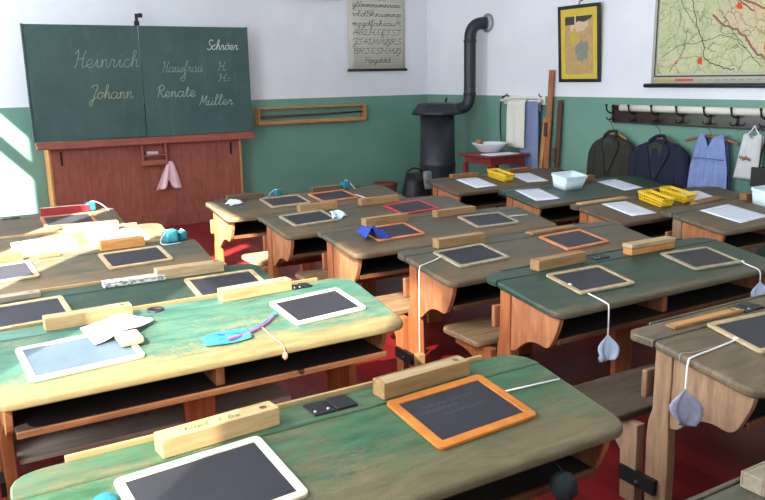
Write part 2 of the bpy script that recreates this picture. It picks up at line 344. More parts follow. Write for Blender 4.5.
# ------------------------------------------------------------------ handwriting strokes
GL = {
 'a': [[(.9, .8), (.5, 1), (.1, .7), (.1, .2), (.4, 0), (.8, .3), (.9, .95), (.9, .2), (1.1, 0), (1.3, .3)]],
 'e': [[(0, .2), (.6, .5), (.55, .9), (.3, 1), (.1, .5), (.3, 0), (.7, .05), (.95, .3)]],
 'i': [[(0, .2), (.3, 1), (.3, .2), (.5, 0), (.7, .3)], [(.32, 1.4), (.36, 1.5)]],
 'n': [[(0, .6), (.15, 1), (.15, 0), (.25, .6), (.5, 1), (.65, .8), (.65, .2), (.85, 0), (1.05, .3)]],
 'm': [[(0, .6), (.15, 1), (.15, 0), (.25, .6), (.45, 1), (.55, .8), (.55, 0), (.65, .6), (.85, 1), (.95, .8), (.95, .2), (1.15, 0), (1.35, .3)]],
 'r': [[(0, .3), (.2, 1), (.3, .85), (.55, .9), (.5, .2), (.7, 0), (.9, .3)]],
 'c': [[(.7, .85), (.4, 1), (.1, .6), (.2, .1), (.5, 0), (.85, .3)]],
 'h': [[(0, .3), (.5, 1.7), (.35, 2.1), (.2, 1.7), (.2, 0), (.3, .7), (.6, 1), (.7, .7), (.7, .2), (.9, 0), (1.05, .3)]],
 'o': [[(.5, 1), (.15, .8), (.1, .3), (.4, 0), (.75, .3), (.7, .8), (.45, 1), (1, .85)]],
 'ö': [[(.5, 1), (.15, .8), (.1, .3), (.4, 0), (.75, .3), (.7, .8), (.45, 1), (1, .85)], [(.25, 1.35), (.3, 1.45)], [(.6, 1.35), (.65, 1.45)]],
 's': [[(0, .2), (.5, 1), (.6, .4), (.4, 0), (.1, .1), (.8, .3)]],
 'f': [[(0, .3), (.6, 1.8), (.45, 2.1), (.3, 1.7), (.25, -.8), (.45, -1), (.55, -.4), (.3, .2), (.8, .3)]],
 'u': [[(0, .6), (.15, 1), (.15, .3), (.35, 0), (.65, .4), (.7, 1), (.7, .2), (.9, 0), (1.05, .3)]],
 'ü': [[(0, .6), (.15, 1), (.15, .3), (.35, 0), (.65, .4), (.7, 1), (.7, .2), (.9, 0), (1.05, .3)], [(.25, 1.4), (.3, 1.5)], [(.6, 1.4), (.65, 1.5)]],
 't': [[(0, .3), (.3, 1.8), (.3, .2), (.5, 0), (.75, .3)], [(.05, 1.2), (.6, 1.2)]],
 'l': [[(0, .3), (.5, 1.7), (.35, 2.1), (.2, 1.7), (.25, .2), (.45, 0), (.7, .3)]],
 'b': [[(0, .3), (.45, 1.7), (.3, 2.1), (.15, 1.7), (.15, .2), (.4, 0), (.65, .4), (.5, .9), (.9, .8)]],
 'd': [[(.8, .8), (.4, 1), (.1, .6), (.2, .1), (.6, .1), (.9, 2), (.85, .2), (1.1, .1)]],
 'g': [[(.8, .8), (.4, 1), (.1, .6), (.3, .1), (.75, .4), (.8, 1), (.75, -.7), (.45, -1), (.3, -.6), (1, .3)]],
 'k': [[(0, .3), (.45, 1.7), (.3, 2.1), (.15, 1.7), (.15, 0)], [(.65, 1), (.2, .5), (.7, 0), (.9, .3)]],
 'p': [[(0, .6), (.2, 1.1), (.2, -1)], [(.2, .6), (.5, 1), (.75, .6), (.5, .05), (.2, .2)]],
 'v': [[(0, .7), (.2, 1), (.35, 0), (.7, .9), (.95, .9)]],
 'w': [[(0, .7), (.15, 1), (.2, .1), (.5, .1), (.6, 1), (.65, .1), (.95, .2), (1, .95), (1.2, .85)]],
 'z': [[(0, .8), (.3, 1), (.55, .8), (.3, .45), (.5, -.5), (.3, -1), (.15, -.5), (.8, .3)]],
 'H': [[(0, 1.6), (.25, 2.1), (.35, 1.6), (.2, .2), (0, .05)], [(1.15, 2.1), (.95, 1.4), (.9, .2), (1.15, 0), (1.35, .3)], [(.25, 1), (.95, 1.1)]],
 'K': [[(.1, 1.5), (.3, 2.1), (.5, 1.6), (.25, .3), (.05, 0), (.1, .7), (.5, 1.3), (.9, 2), (.95, .3), (.7, -.7), (.5, -.9), (.55, -.2), (1.2, .6)]],
 'J': [[(0, 1.7), (.4, 2.1), (.9, 1.9), (.6, .6), (.4, -.8), (.15, -1), (.1, -.4), (1, .3)]],
 'S': [[(1, 1.8), (.65, 2.1), (.25, 1.7), (.45, 1.15), (.85, .7), (.7, .1), (.3, 0), (0, .3)]],
 'R': [[(.2, 0), (.3, 2)], [(0, 1.5), (.4, 2.1), (.95, 1.8), (.8, 1.2), (.35, 1.1), (.75, .4), (1, 0), (1.25, .25)]],
 'M': [[(0, 0), (.2, 1), (.3, 2), (.55, .5), (.95, 2), (1, .9), (1.1, 0), (1.35, .3)]],
 'A': [[(0, .2), (.4, 1.2), (.7, 2.1), (.75, 1), (.8, 0)], [(.2, .9), (1, .9)]],
 'B': [[(.2, 0), (.25, 2)], [(0, 1.7), (.5, 2.1), (.8, 1.6), (.35, 1.1), (.9, .7), (.6, .05), (.2, .1)]],
 'E': [[(.9, 1.8), (.5, 2.1), (.2, 1.6), (.5, 1.1), (.15, .6), (.4, 0), (.9, .3)]],
 'L': [[(.1, 1.5), (.5, 2.1), (.5, 1.4), (.3, .3), (.1, .1), (.4, .1), (.7, 0), (1, .3)]],
 'T': [[(0, 1.8), (.5, 2), (1, 2.1)], [(.6, 2), (.55, .3), (.3, 0), (.1, .3)]],
 '6': [[(.7, 1.9), (.25, 1.2), (.1, .5), (.4, 0), (.75, .4), (.5, .85), (.15, .6)]],
 ':': [[(.2, .2), (.55, .2)], [(.2, .8), (.55, .8)]],
}
def write(mb, text, x0, x1, z, h, w, axes, off, mi=0, slant=.22, n=4):
    tot = 0; adv = []
    for ch in text:
        wd = max(p[0] for s in GL[ch] for p in s) if ch != ' ' else .6
        adv.append(tot); tot += wd*.93+.04
    k = (x1-x0)/tot
    for ch, a in zip(text, adv):
        if ch == ' ': continue
        for st in GL[ch]:
            pts = [(x0+(a+px)*k+py*h*slant, z+py*h) for px, py in st]
            mb.ribbon(smooth_path(pts, n), w, axes, off, mi)

# ------------------------------------------------------------------ camera (28 mm-like phone lens, looking down into the room's far corner)
HCAM = 1.65
yaw, pitch, roll = .5328, .21943, .0181
f = Vector((math.sin(yaw)*math.cos(pitch), math.cos(yaw)*math.cos(pitch), -math.sin(pitch)))
r = Vector((math.cos(yaw), -math.sin(yaw), 0)); d = f.cross(r)
rr = r*math.cos(roll)+d*math.sin(roll); dd = -r*math.sin(roll)+d*math.cos(roll)
cam = bpy.data.cameras.new('camera'); camo = bpy.data.objects.new('camera', cam); COL.objects.link(camo)
mx = Matrix((rr, -dd, -f)).transposed().to_4x4(); mx.translation = (0, 0, HCAM)
camo.matrix_world = mx; cam.sensor_width = 36; cam.lens = 777/765*36; cam.clip_start = .05
S.camera = camo

# ------------------------------------------------------------------ room shell
XL, XR, YF, YB, ZC = -.6, 6.23, 9.24, -2.2, 4.15
struct('floor', MB().box(XL-.3, XR+.2, YB-.2, YF+.2, -.1, 0), 'floor')
struct('ceiling', MB().box(XL-.3, XR+.2, YB-.2, YF+.2, ZC, ZC+.1), 'ceiling')
struct('wall_front', MB().box(XL-.3, XR+.2, YF, YF+.2, 0, ZC), 'wall')
struct('wall_right', MB().box(XR, XR+.2, YB, YF, 0, ZC), 'wall')
struct('wall_back', MB().box(XL-.3, XR+.2, YB-.2, YB, 0, ZC), 'wall')
# left wall with three tall windows (openings), reveals 30 cm deep
ZS, ZH = .9, 3.78
wins = [(.80, 2.30), (2.95, 4.80), (7.82, 9.05)]
wl = MB(); TL = .12
ys = [YB]+[v for w in wins for v in w]+[YF]
for i in range(0, len(ys), 2): wl.box(XL-TL, XL, ys[i], ys[i+1], 0, ZC)
for y0, y1 in wins:
    wl.box(XL-TL, XL, y0, y1, 0, ZS); wl.box(XL-TL, XL, y0, y1, ZH, ZC)
struct('wall_left', wl, 'wall')
M['winframe'] = plain('white_window_paint', srgb(225, 225, 220), .4)
for k, (y0, y1) in enumerate(wins):
    wf = MB(); zt = 2.5
    x0, x1 = XL-.09, XL-.03
    wf.box(x0, x1, y0, y0+.05, ZS, ZH).box(x0, x1, y1-.05, y1, ZS, ZH).box(x0, x1, y0, y1, ZS, ZS+.05).box(x0, x1, y0, y1, ZH-.05, ZH)
    if k == 2: wf.box(x0, x1, y0, y1, zt, zt+.13)
    struct('window_%d' % (k+1), wf, 'winframe')
# unseen panels added outside the left windows to block parts of the sun
cu = MB(); cu.box(XL-.14, XL-.125, 2.9, 4.15, 3.60, 3.85).box(XL-.14, XL-.125, 2.93, 3.39, .85, 2.86).box(XL-.14, XL-.125, 4.15, 4.52, .85, 3.85).box(XL-.14, XL-.125, 1.85, 2.32, 2.72, 3.85).box(XL-.14, XL-.125, 7.75, 9.1, 3.0, 3.85)
struct('trim_1', cu, 'ceiling')
def sun_filter_mat():  # for an unseen sheet added to weaken the sun through the first window
    t = NT('net_curtain'); tr = t.add('ShaderNodeBsdfTransparent'); tr.inputs[0].default_value = (.25, .25, .25, 1)
    mxs = t.add('ShaderNodeMixShader'); mxs.inputs[0].default_value = .05
    t.link(tr.outputs[0], mxs.inputs[1]); t.link(t.b.outputs[0], mxs.inputs[2])
    t.link(mxs.outputs[0], t.n['Material Output'].inputs['Surface']); return t.done(srgb(230, 230, 225), .9)
M['net'] = sun_filter_mat()
nc = MB(); nc.add([(XL-.115, .8, .9), (XL-.115, 2.3, .9), (XL-.115, 2.3, 3.78), (XL-.115, .8, 3.78)], [(0, 1, 2, 3)])
struct('trim_2', nc, 'net')

# ------------------------------------------------------------------ desks
W = 1.62; ZT, ZN, LD, DEP = .705, .642, .13, .54
SL = (ZT-ZN)/(DEP-LD); SA = math.atan(SL)
def surf(y): return ZT if y > -LD else ZT+(y+LD)*SL
def rounded(poly, rad, n=5):
    out = []
    for i, p in enumerate(poly):
        a, b = Vector(poly[i-1]), Vector(poly[(i+1) % len(poly)]); p = Vector(p); rd = rad[i]
        if not rd: out.append(tuple(p)); continue
        u = (a-p).normalized(); v = (b-p).normalized()
        for k in range(n+1):
            t = k/n; q = (p+u*rd)*(1-t)**2+p*2*t*(1-t)+(p+v*rd)*t*t; out.append(tuple(q))
    return out
DESK = {}
def make_desk(key, x0, yf, label, top, frame='frame_wood', cheek='cheek_wood', seat='seat_wood', bench=True, ink=None, edge=None, dep=DEP, fr=.10, foot=False):
    t = thing('school_desk', label, 'desk', (x0, yf, 0), group='double school desks with attached benches')
    DESK[key] = t
    led = rounded([(0, -LD+.002), (W, -LD+.002), (W, 0), (0, 0)], [0, 0, fr, fr])
    MB().slab(led, lambda y: ZT, .032).build('ledge', top, t, .006)
    slp = rounded([(0.01, -dep), (W-.01, -dep), (W, -LD-.002), (0, -LD-.002)], [.07, .07, 0, 0])
    MB().slab(slp, surf, .034).build('desktop', top, t, .012, 3)
    MB().box(.14, W-.14, .001, .014, ZT-.03, ZT+(.012 if edge else .003)).build('back_lip', edge or top, t, .003)
    zu = lambda y: surf(y)-.035
    for s in (0, 1):
        xa = .045 if s == 0 else W-.085; xo = xa if s == 0 else xa+.04
        post = [(-.095, 0), (-.19, 0), (-.19, .2), (-.185, .33), (-.18, .40), (-.18, zu(-.18)), (-.105, zu(-.1)), (-.105, .42), (-.09, .37), (-.085, .3), (-.088, .15)]
        MB().prism(post, xa, xa+.042).build('post', frame, t, .005)
        xc = xa+.008
        ck = [(-.18, zu(-.18)), (-.505, zu(-.505)), (-.50, .585)]
        ck += smooth_path([(-.49, .55), (-.455, .475), (-.42, .447), (-.36, .452), (-.30, .44), (-.25, .405), (-.215, .375), (-.18, .365)], 3)
        MB().prism(ck, xc, xc+.026).build('cheek', cheek, t, .003)
        if bench:
            lg = [(-.055, 0), (.02, 0), (.03, .2), (.07, .245), (.15, .275), (.24, .285), (.245, .33), (-.05, .33)]
            MB().prism(lg, xa-.01, xa+.032).build('seat_leg', frame, t, .004)
            hb = MB().box(xa-.02 if s == 0 else xa+.042, xa if s == 0 else xa+.05, -.15, .02, .085, .145)
            hb.lathe([(0, .016), (.016, .014), (.018, 0)], 10, (xa-.012, -.07, .10))
            hb.build('hinge_plate', 'iron', t)
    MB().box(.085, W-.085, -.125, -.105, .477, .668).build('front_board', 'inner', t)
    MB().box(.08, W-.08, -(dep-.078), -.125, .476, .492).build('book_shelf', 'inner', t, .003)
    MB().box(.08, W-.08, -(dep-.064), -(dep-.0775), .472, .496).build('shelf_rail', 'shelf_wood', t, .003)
    MB().prism([(-(dep-.1), .493), (-(dep-.1), zu(-(dep-.1))), (-.126, zu(-.126)), (-.126, .493)], W/2-.018, W/2+.018).build('divider', cheek, t, .003)
    MB().prism([(W/2-.055, 0), (W/2+.055, 0), (W/2+.075, .475), (W/2-.075, .475)], -.20, -.165, 'y').build('center_leg', frame, t, .004)
    MB().box(.03, W-.03, -.084, -.060, .455, .565).build('backrest', cheek, t, .006)
    if foot: MB().box(.10, W-.36, -.13, .16, .19, .212).build('foot_board', 'foot', t, .004)
    if bench:
        st = rounded([(-.01, 0.0), (W+.01, 0.0), (W+.01, .32), (-.01, .32)], [.02, .02, .06, .06])
        MB().slab(st, lambda y: .362, .03).build('seat', seat, t, .008, 3)
        MB().box(.10, W-.10, .12, .145, .27, .331).build('seat_rail', frame, t, .004)
    for k, (ix, iy, iw, idp, kind) in enumerate(ink or []):
        if kind == 'ring':
            mb = MB().lathe([(iw*.6, .001), (iw*.75, .008), (iw, .008), (iw*1.05, .001)], 24, (ix, iy, ZT)).lathe([(0, .0015), (iw*.62, .0015)], 24, (ix, iy, ZT), 1)
            mb.build('inkwell', ['slate', 'iron'], t)
        else:
            mb = MB().box(ix-iw/2, ix+iw*.0-.002, iy-idp/2, iy+idp/2, ZT-.004, ZT+.005)
            mb.box(ix+.002, ix+iw/2, iy-idp/2, iy+idp/2, ZT-.004, ZT+.008)
            for bx in (-.42, -.12): mb.lathe([(.006, .005), (.004, .009), (0, .0095)], 8, (ix+bx*iw, iy-idp*.25, ZT), 1)
            mb.build('inkwell_cover', ['iron' if kind == 'iron' else 'slate', 'brass'], t, .002)
    return t

make_desk('A1', -.40, 6.17, 'grey-brown desk at far left before the blackboard stand, red pencil box on it', 'greybrown', bench=False, ink=[(.90, -.07, .12, .08, 'iron')])
make_desk('A2', -.28, 5.30, 'desk flooded white with sunlight, second behind the blackboard stand at left', 'greybrown', edge='edge')
make_desk('A3', -.25, 4.65, 'brown-green desk at left half in sun, teal crocheted cubes on its far right corner', 'brgreen', edge='edge')
make_desk('A4', -.18, 3.80, 'shaded dark green desk at left with a patterned grey pencil tin on its ledge', 'dkgreen', edge='edge')
make_desk('A5', .08, 3.26, 'sunlit worn green desk with yellowish rubbed edge and turquoise knitted cloth on it', 'green', dep=.60, foot=True, ink=[(.688, -.062, .035, .07, 'ring'), (1.36, -.062, .09, .07, 'iron')], edge='edge')
make_desk('A6', .08, 1.987, 'nearest worn green desk in front, with the large orange-framed slate', 'olive', ink=[(.865, -.065, .14, .085, 'iron')], edge='edge')
make_desk('B1', 1.88, 5.99, 'brown desk of the middle column nearest the blackboard, its left end glaring in sun', 'brgreen', bench=False)
make_desk('B2', 1.98, 5.14, 'brown desk second in the middle column, with white pointed cloth and red-framed slate', 'brgreen')
make_desk('B3', 2.08, 4.40, 'brown desk third in the middle column, with a royal blue cloth on its slate', 'brgreen')
make_desk('B4', 2.17, 3.58, 'green-brown desk in the middle column, thin pegged string hanging at its sunlit post', 'brgreen', cheek='cheek_wood')
make_desk('B5', 2.25, 2.90, 'dark green desk at right centre with teal edge and white rag hanging from its front', 'dkgreen', ink=[(.735, -.06, .10, .075, 'slate')])
make_desk('B6', 2.19, 1.93, 'grey worn desk cut by the right picture edge, pale stained cheek and white rag hanging', 'greybrown', frame='old_wood', cheek='old_wood', seat='seat_dark', fr=.05, ink=[(.62, -.07, .12, .085, 'iron')])
make_desk('C1', 3.98, 6.00, 'brown desk closest to the stove and red washstand, with yellow basket and two papers', 'brown', bench=False)
make_desk('C2', 4.10, 5.09, 'dark green desk before the hanging jackets, carrying the pale plastic tub', 'dkgreen')
make_desk('C3', 4.05, 4.20, 'brown desk at right with two yellow baskets side by side', 'brown')
make_desk('C4', 4.35, 3.62, 'grey-brown desk at right edge with a single printed sheet and pale blue-white tub', 'greybrown', frame='old_wood')
make_desk('B7', 1.22, 1.01, 'desk in the bottom right corner, only its pale back lip showing', 'brgreen', bench=False)
DPOS = {k: (o.location.x, o.location.y) for k, o in DESK.items()}

# ------------------------------------------------------------------ things on the desks
def spot(key, lx, ly, lift=.0, flat=False):
    x0, yf = DPOS[key]; return (x0+lx, yf+ly, surf(ly)+lift)
def on(key, name, label, cat, lx, ly, rot=0, group=None, tilt=None, lift=.0008):
    """an Empty lying on the desk top at a spot measured from the desk's far left corner"""
    tl = (ly < -LD-.02) if tilt is None else tilt
    return thing(name, label, cat, spot(key, lx, ly, lift), (SA if tl else 0, 0, R(rot)), group)

SLATES = [
 ('A1', 1.257, -.29, 0, 'sl_copper', 'copper-framed slate lying against the red pencil box', {}),
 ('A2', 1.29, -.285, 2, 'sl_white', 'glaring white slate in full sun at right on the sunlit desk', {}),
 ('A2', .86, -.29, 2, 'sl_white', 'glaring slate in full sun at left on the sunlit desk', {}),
 ('A3', 1.216, -.285, 3, 'sl_natural', 'pale-framed slate in front of the orange box, next to teal cubes', {}),
 ('A3', .52, -.275, 5, 'sl_natural', 'pale-framed slate in sun at left picture edge, below a red-brown box', {}),
 ('A4', 1.376, -.285, 0, 'sl_natural', 'pale-framed slate half hidden behind the pink-lidded sunny box', {}),
 ('A4', .48, -.275, 3, 'sl_natural', 'pale-framed slate in shade at left edge on the dark green desk', {}),
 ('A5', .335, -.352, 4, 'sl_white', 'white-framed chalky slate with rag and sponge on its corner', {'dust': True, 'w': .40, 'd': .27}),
 ('A5', 1.324, -.315, 5, 'sl_white', 'white-framed slate on the sunny green desk, its purple cord tied to it', {}),
 ('A6', .424, -.295, 4, 'sl_white', 'big pale-framed slate in the front at left, crossed by a shadow line', {'w': .39, 'd': .285}),
 ('A6', 1.195, -.265, 3, 'sl_orange', 'large orange-framed slate on the nearest desk with faint writing', {'w': .365, 'd': .27, 'rail': .03, 'chalk': True}),
 ('B1', .594, -.27, 3, 'sl_natural', 'pale-framed slate on the farthest middle desk near the panel', {}),
 ('B1', 1.030, -.265, 5, 'sl_copper', 'copper-framed slate on the farthest middle desk, second from the panel', {}),
 ('B2', .304, -.255, 5, 'sl_grey', 'grey-framed slate with a white pointed cloth at its right corner', {}),
 ('B2', 1.147, -.275, 5, 'sl_red', 'red-framed slate on the second middle desk near the coal scuttle', {}),
 ('B3', .431, -.265, 2, 'sl_copper', 'copper-framed slate with the royal blue cloth lying on its corner', {}),
 ('B3', 1.188, -.285, -2, 'sl_grey', 'grey-framed slate with a short white string at its right side', {}),
 ('B4', .350, -.262, 3, 'sl_grey', 'grey-framed slate with a thin string running over the desk end', {}),
 ('B4', 1.098, -.275, 3, 'sl_copper', 'copper-framed slate on the green-brown desk behind the dark inkwell', {}),
 ('B5', .436, -.30, -1, 'sl_natural', 'pale-framed slate with white knotted string leading to a hanging rag', {}),
 ('B5', 1.235, -.31, -4, 'sl_grey', 'thick grey-framed slate at right on the dark green desk', {}),
 ('B6', .455, -.262, -4, 'sl_natural', 'pale-framed slate cut by the right picture edge, string knotted to it', {}),
]
def make_slate(key, lx, ly, rot, mat, label, w=.355, d=.25, rail=.024, chalk=False, dust=False):
    t = on(key, 'writing_slate', label, 'slate', lx, ly, rot, 'framed writing slates on the desks')
    th = .011
    fr = MB()
    out = rrect(w, d, .018, 4); inn = rrect(w-2*rail, d-2*rail, .003, 4)
    N = len(out); v = [(x, y, 0) for x, y in out]+[(x, y, th) for x, y in out]+[(x, y, th) for x, y in inn]+[(x, y, 0) for x, y in inn]
    fc = []
    for i in range(N):
        j = (i+1) % N
        fc += [(i, j, N+j, N+i), (N+i, N+j, 2*N+j, 2*N+i), (2*N+i, 2*N+j, 3*N+j, 3*N+i), (3*N+i, 3*N+j, j, i)]
    fr.add(v, fc); fr.build('frame', mat, t, .0025)
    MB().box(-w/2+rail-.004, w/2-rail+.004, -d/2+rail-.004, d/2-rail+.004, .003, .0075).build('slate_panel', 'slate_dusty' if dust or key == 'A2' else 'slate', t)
    if chalk:
        mb = MB(); ax = lambda u, v, o: (u, v, .0077+o)
        for z, a, b in ((.055, -.10, .09), (.03, -.12, .01), (.0, -.06, .10)):
            mb.ribbon([(a+(b-a)*q/60, z+.005*math.sin(q*1.3)+.003*math.sin(q*.7)) for q in range(61)], .0012, ax, .0003)
        mb.build('chalk_writing', 'chalk_slate', t)
    return t
for a in SLATES: make_slate(*a[:6], **a[6])

BOXES = [   # desk, x, front y, rot, body, lid, label, dims
 ('A1', 1.268, -.11, -2, 'bx_red', 'sl_white', 'bright red pencil box with pale lid, on the desk nearest the panel', {}),
 ('A2', 1.173, -.10, -3, 'bx_pale', 'bx_pale', 'pale wooden pencil box glaring in sun on the white sunlit desk', {}),
 ('A3', 1.193, -.10, 2, 'bx_orange', 'bx_orange', 'orange wooden pencil box left of the teal cubes, lid half in sun', {'w': .25}),
 ('A3', .52, -.10, 4, 'bx_brown', 'bx_brown', 'red-brown pencil box at the left picture edge above a sunlit slate', {'w': .28, 'h': .04}),
 ('A4', 1.258, -.11, -1, 'bx_bxt', 'bx_lid', 'beige wooden pencil box in shade, right of the patterned tin', {}),
 ('A4', .40, -.11, 4, 'bx_grey', 'bx_grey', 'flat grey wooden pencil box at the left edge on the shaded desk', {'h': .025}),
 ('A5', .420, -.110, 1, 'bx_pale', 'bx_pale', 'pale pencil box in full sun above the white-framed slate with sponge', {}),
 ('A5', 1.134, -.105, 3, 'bx_pale', 'bx_pink', 'pencil box with pinkish lid in sun at right on the worn green desk', {}),
 ('A6', .520, -.115, 4.5, 'bx_pale', 'bx_pale', 'big pale pencil box with green scribble on its lid, in front left', {'scribble': True}),
 ('A6', 1.184, -.108, 3.7, 'bx_tan', 'bx_lid', 'big tan pencil box with long grooved lid above the orange-framed slate', {}),
 ('B1', .334, -.09, -2, 'bx_dark', 'bx_dark', 'dark pencil box at the left end of the farthest middle desk', {'w': .30, 'h': .04}),
 ('B1', 1.067, -.09, -1, 'bx_dark', 'bx_brown', 'dark pencil box behind the copper-framed slate near the green wall', {'w': .27, 'h': .04}),
 ('B2', .468, -.09, 0, 'bx_tan', 'bx_lid', 'tan pencil box behind the slate with the white pointed cloth', {'w': .3}),
 ('B2', .987, -.10, 0, 'bx_tan', 'bx_lid', 'tan pencil box left of the red-framed slate', {}),
 ('B3', .50, -.10, 2, 'bx_tan', 'bx_lid', 'tan pencil box behind the blue cloth and copper-framed slate', {}),
 ('B3', 1.057, -.10, 2, 'bx_tan', 'bx_lid', 'tan pencil box left of the grey-framed slate with short string', {'h': .045}),
 ('B4', .415, -.095, 0, 'bx_tan', 'bx_lid', 'tan pencil box behind the slate whose string hangs over the desk end', {'w': .33}),
 ('B4', 1.113, -.10, 2, 'bx_tan', 'bx_tan', 'flat tan pencil tray behind the copper-framed slate, long and low', {'h': .014, 'w': .38}),
 ('B5', .445, -.105, 3, 'bx_tan', 'bx_tan', 'tan pencil box left of the dark inkwell cover on the dark green desk', {}),
 ('B5', 1.072, -.135, 0, 'bx_orange', 'bx_bxt', 'two-tier orange-brown pencil box right of the dark inkwell cover', {'two': True, 'h': .034}),
 ('B6', .355, -.10, -1, 'bx_tan', 'bx_orange', 'long flat tan pencil tray on the grey worn desk at right', {'h': .012, 'w': .40, 'd': .045}),
 ('B7', .42, -.075, 0, 'bx_grey', 'bx_grey', 'grey pencil box end behind the pale lip in the bottom right corner', {'w': .2, 'h': .04}),
 ('C1', .44, -.09, -2, 'bx_brown', 'bx_brown', 'brown pencil box beyond the first paper on the desk by the washstand', {'w': .30, 'h': .035}),
 ('C1', 1.107, -.09, 5, 'bx_brown', 'bx_brown', 'brown pencil box beyond the second paper, next to the yellow basket', {'w': .3, 'h': .035}),
 ('C2', .90, -.12, 3, 'bx_brown', 'bx_brown', 'brown pencil box sticking out at the right of the pale tub', {'w': .3, 'h': .055}),
 ('C3', .313, -.10, 2, 'bx_pale', 'bx_pale', 'flat light pencil tray on the left of the desk with two baskets', {'w': .5, 'h': .012}),
 ('C3', .93, -.10, 5, 'bx_brown', 'bx_brown', 'dark brown pencil box beyond the two yellow baskets', {'w': .3, 'h': .05}),
 ('C3', 1.02, -.475, 7, 'bx_tan', 'bx_brown', 'tan pencil box at the near edge, right of the two yellow baskets', {'w': .36, 'h': .045, 'slope': True}),
 ('C4', 1.02, -.10, -3, 'bx_brown', 'bx_brown', 'brown pencil box beyond the tub at the right picture edge', {'w': .3, 'h': .05}),
]
M['bx_bxt'] = wood('beige_box_wood', srgb(160, 134, 98), srgb(188, 164, 126), (4, 40, 40))
def make_box(key, lx, fy, rot, body, lid, label, w=.335, d=.062, h=.052, scribble=False, two=False, slope=False):
    t = on(key, 'pencil_box', label, 'pencil box', lx, fy+d/2, rot, 'wooden pencil boxes on the desks', tilt=slope)
    x, y = w/2, d/2
    mb = MB().box(-x, x, -y, -y+.006, 0, h).box(-x, x, y-.006, y, 0, h).box(-x, -x+.012, -y+.006, y-.006, 0, h).box(x-.012, x, -y+.006, y-.006, 0, h).box(-x+.012, x-.012, -y+.006, y-.006, 0, h*.75)
    mb.build('body', body, t, .002)
    lb = MB().box(-x+.0125, x-.0125, -y+.0065, y-.0065, h*.75+.0003, h-.0012)
    lb.lathe([(0, h-.001), (.010, h-.001), (.011, h-.0006)], 12, (x-.035, 0, 0), 1)
    lb.build('lid', [lid, 'bx_dark'], t, .001)
    if two:
        MB().box(-x-.003, x+.003, -y-.003, y+.003, h+.002, h+.024).build('upper_tray', lid, t, .003)
    if scribble:
        m2 = MB(); ax = lambda u, v, o: (u, v, h+.0002+o)
        write(m2, 'haml', -.10, -.03, -.012, .011, .0022, ax, .0002); write(m2, 'l bs', -.005, .06, -.012, .011, .0022, ax, .0002)
        M['scrib'] = plain('green_ink', srgb(70, 120, 60), .8); m2.build('green_scribble', 'scrib', t)
    return t
for b in BOXES: make_box(*b[:7], **b[7])

# printed papers
PAPERS = [
 ('C1', .401, -.30, 1, 'printed sheet on the desk by the washstand, left of the yellow basket'),
 ('C1', 1.02, -.31, -4, 'printed sheet on the desk by the washstand, right of the yellow basket'),
 ('C2', .22, -.29, -6, 'printed sheet at left of the pale tub on the dark green desk'),
 ('C2', 1.177, -.29, 4, 'printed sheet at right of the pale tub, before the jackets'),
 ('C3', .341, -.30, -2, 'printed sheet at left on the desk with two yellow baskets'),
 ('C3', 1.17, -.27, -10, 'printed sheet half hidden behind the yellow baskets'),
 ('C4', .45, -.29, 5, 'large printed sheet on the grey-brown desk at the right edge')]
for i, (k, x, y, rt, lb) in enumerate(PAPERS):
    w = .25 if i != 6 else .36
    t = on(k, 'paper_sheet', lb, 'paper', x, y, rt, 'printed sheets on the right-hand desks', True, .0012)
    MB().grid(lambda u, v: (-w/2+w*u, -.155+.31*v, .0008+.0016*math.sin(u*3+i)**2), 8, 4).build('sheet', 'paper', t, solid=.0006)
    m2 = MB(); ax = lambda u, v, o: (u, v, .0036+o)
    for q in range(9):
        z = .11-.026*q; xx = w/2-.03-.05*random.random()
        m2.ribbon([(-w/2+.03, z), (0, z), (xx, z)], .0035, ax)
    m2.build('print_line', 'ink', t)

# yellow baskets
def basket(key, lx, ly, rot, label, w=.125, d=.25, h=.062):
    t = on(key, 'yellow_basket', label, 'basket', lx, ly, rot, 'yellow plastic baskets on the desks', True, .001)
    mb = MB(); k = .86
    mb.slab([(-w/2*k, -d/2*k), (w/2*k, -d/2*k), (w/2*k, d/2*k), (-w/2*k, d/2*k)], lambda y: .004, .003)
    def ring(z0, z1):
        def q(z, o): s = k+(1-k)*z/h; return [(-w/2*s-o, -d/2*s-o, z), (w/2*s+o, -d/2*s-o, z), (w/2*s+o, d/2*s+o, z), (-w/2*s-o, d/2*s+o, z)]
        A, B, C, D = q(z0, .0015), q(z1, .0015), q(z1, -.0015), q(z0, -.0015); v = A+B+C+D; f = []
        for i in range(4):
            j = (i+1) % 4; f += [(i, j, 4+j, 4+i), (4+i, 4+j, 8+j, 8+i), (8+i, 8+j, 12+j, 12+i), (12+i, 12+j, j, i)]
        mb.add(v, f)
    ring(.002, .016); ring(h-.014, h); ring(h*.45, h*.55)
    for sgn in (-1, 1):
        for n in range(11):
            y = (-.5+n/10)*d*.9
            mb.tube([(sgn*w/2*(k+.02), y*k/.95, .004), (sgn*w/2*.995, y, h-.004)], .003, 5)
        for n in range(6):
            x = (-.5+n/5)*w*.85
            mb.tube([(x*k/.95, sgn*d/2*(k+.02), .004), (x, sgn*d/2*.995, h-.004)], .003, 5)
    mb.build('lattice_body', 'yellow', t)
    r2 = MB(); o = rrect(w+.014, d+.014, .014, 3); n2 = rrect(w-.006, d-.006, .01, 3); N = len(o)
    v = [(x, y, h) for x, y in o]+[(x, y, h+.005) for x, y in o]+[(x, y, h+.005) for x, y in n2]+[(x, y, h) for x, y in n2]; fc = []
    for i in range(N):
        j = (i+1) % N; fc += [(i, j, N+j, N+i), (N+i, N+j, 2*N+j, 2*N+i), (2*N+i, 2*N+j, 3*N+j, 3*N+i), (3*N+i, 3*N+j, j, i)]
    r2.add(v, fc); r2.build('rim', 'yellow', t)
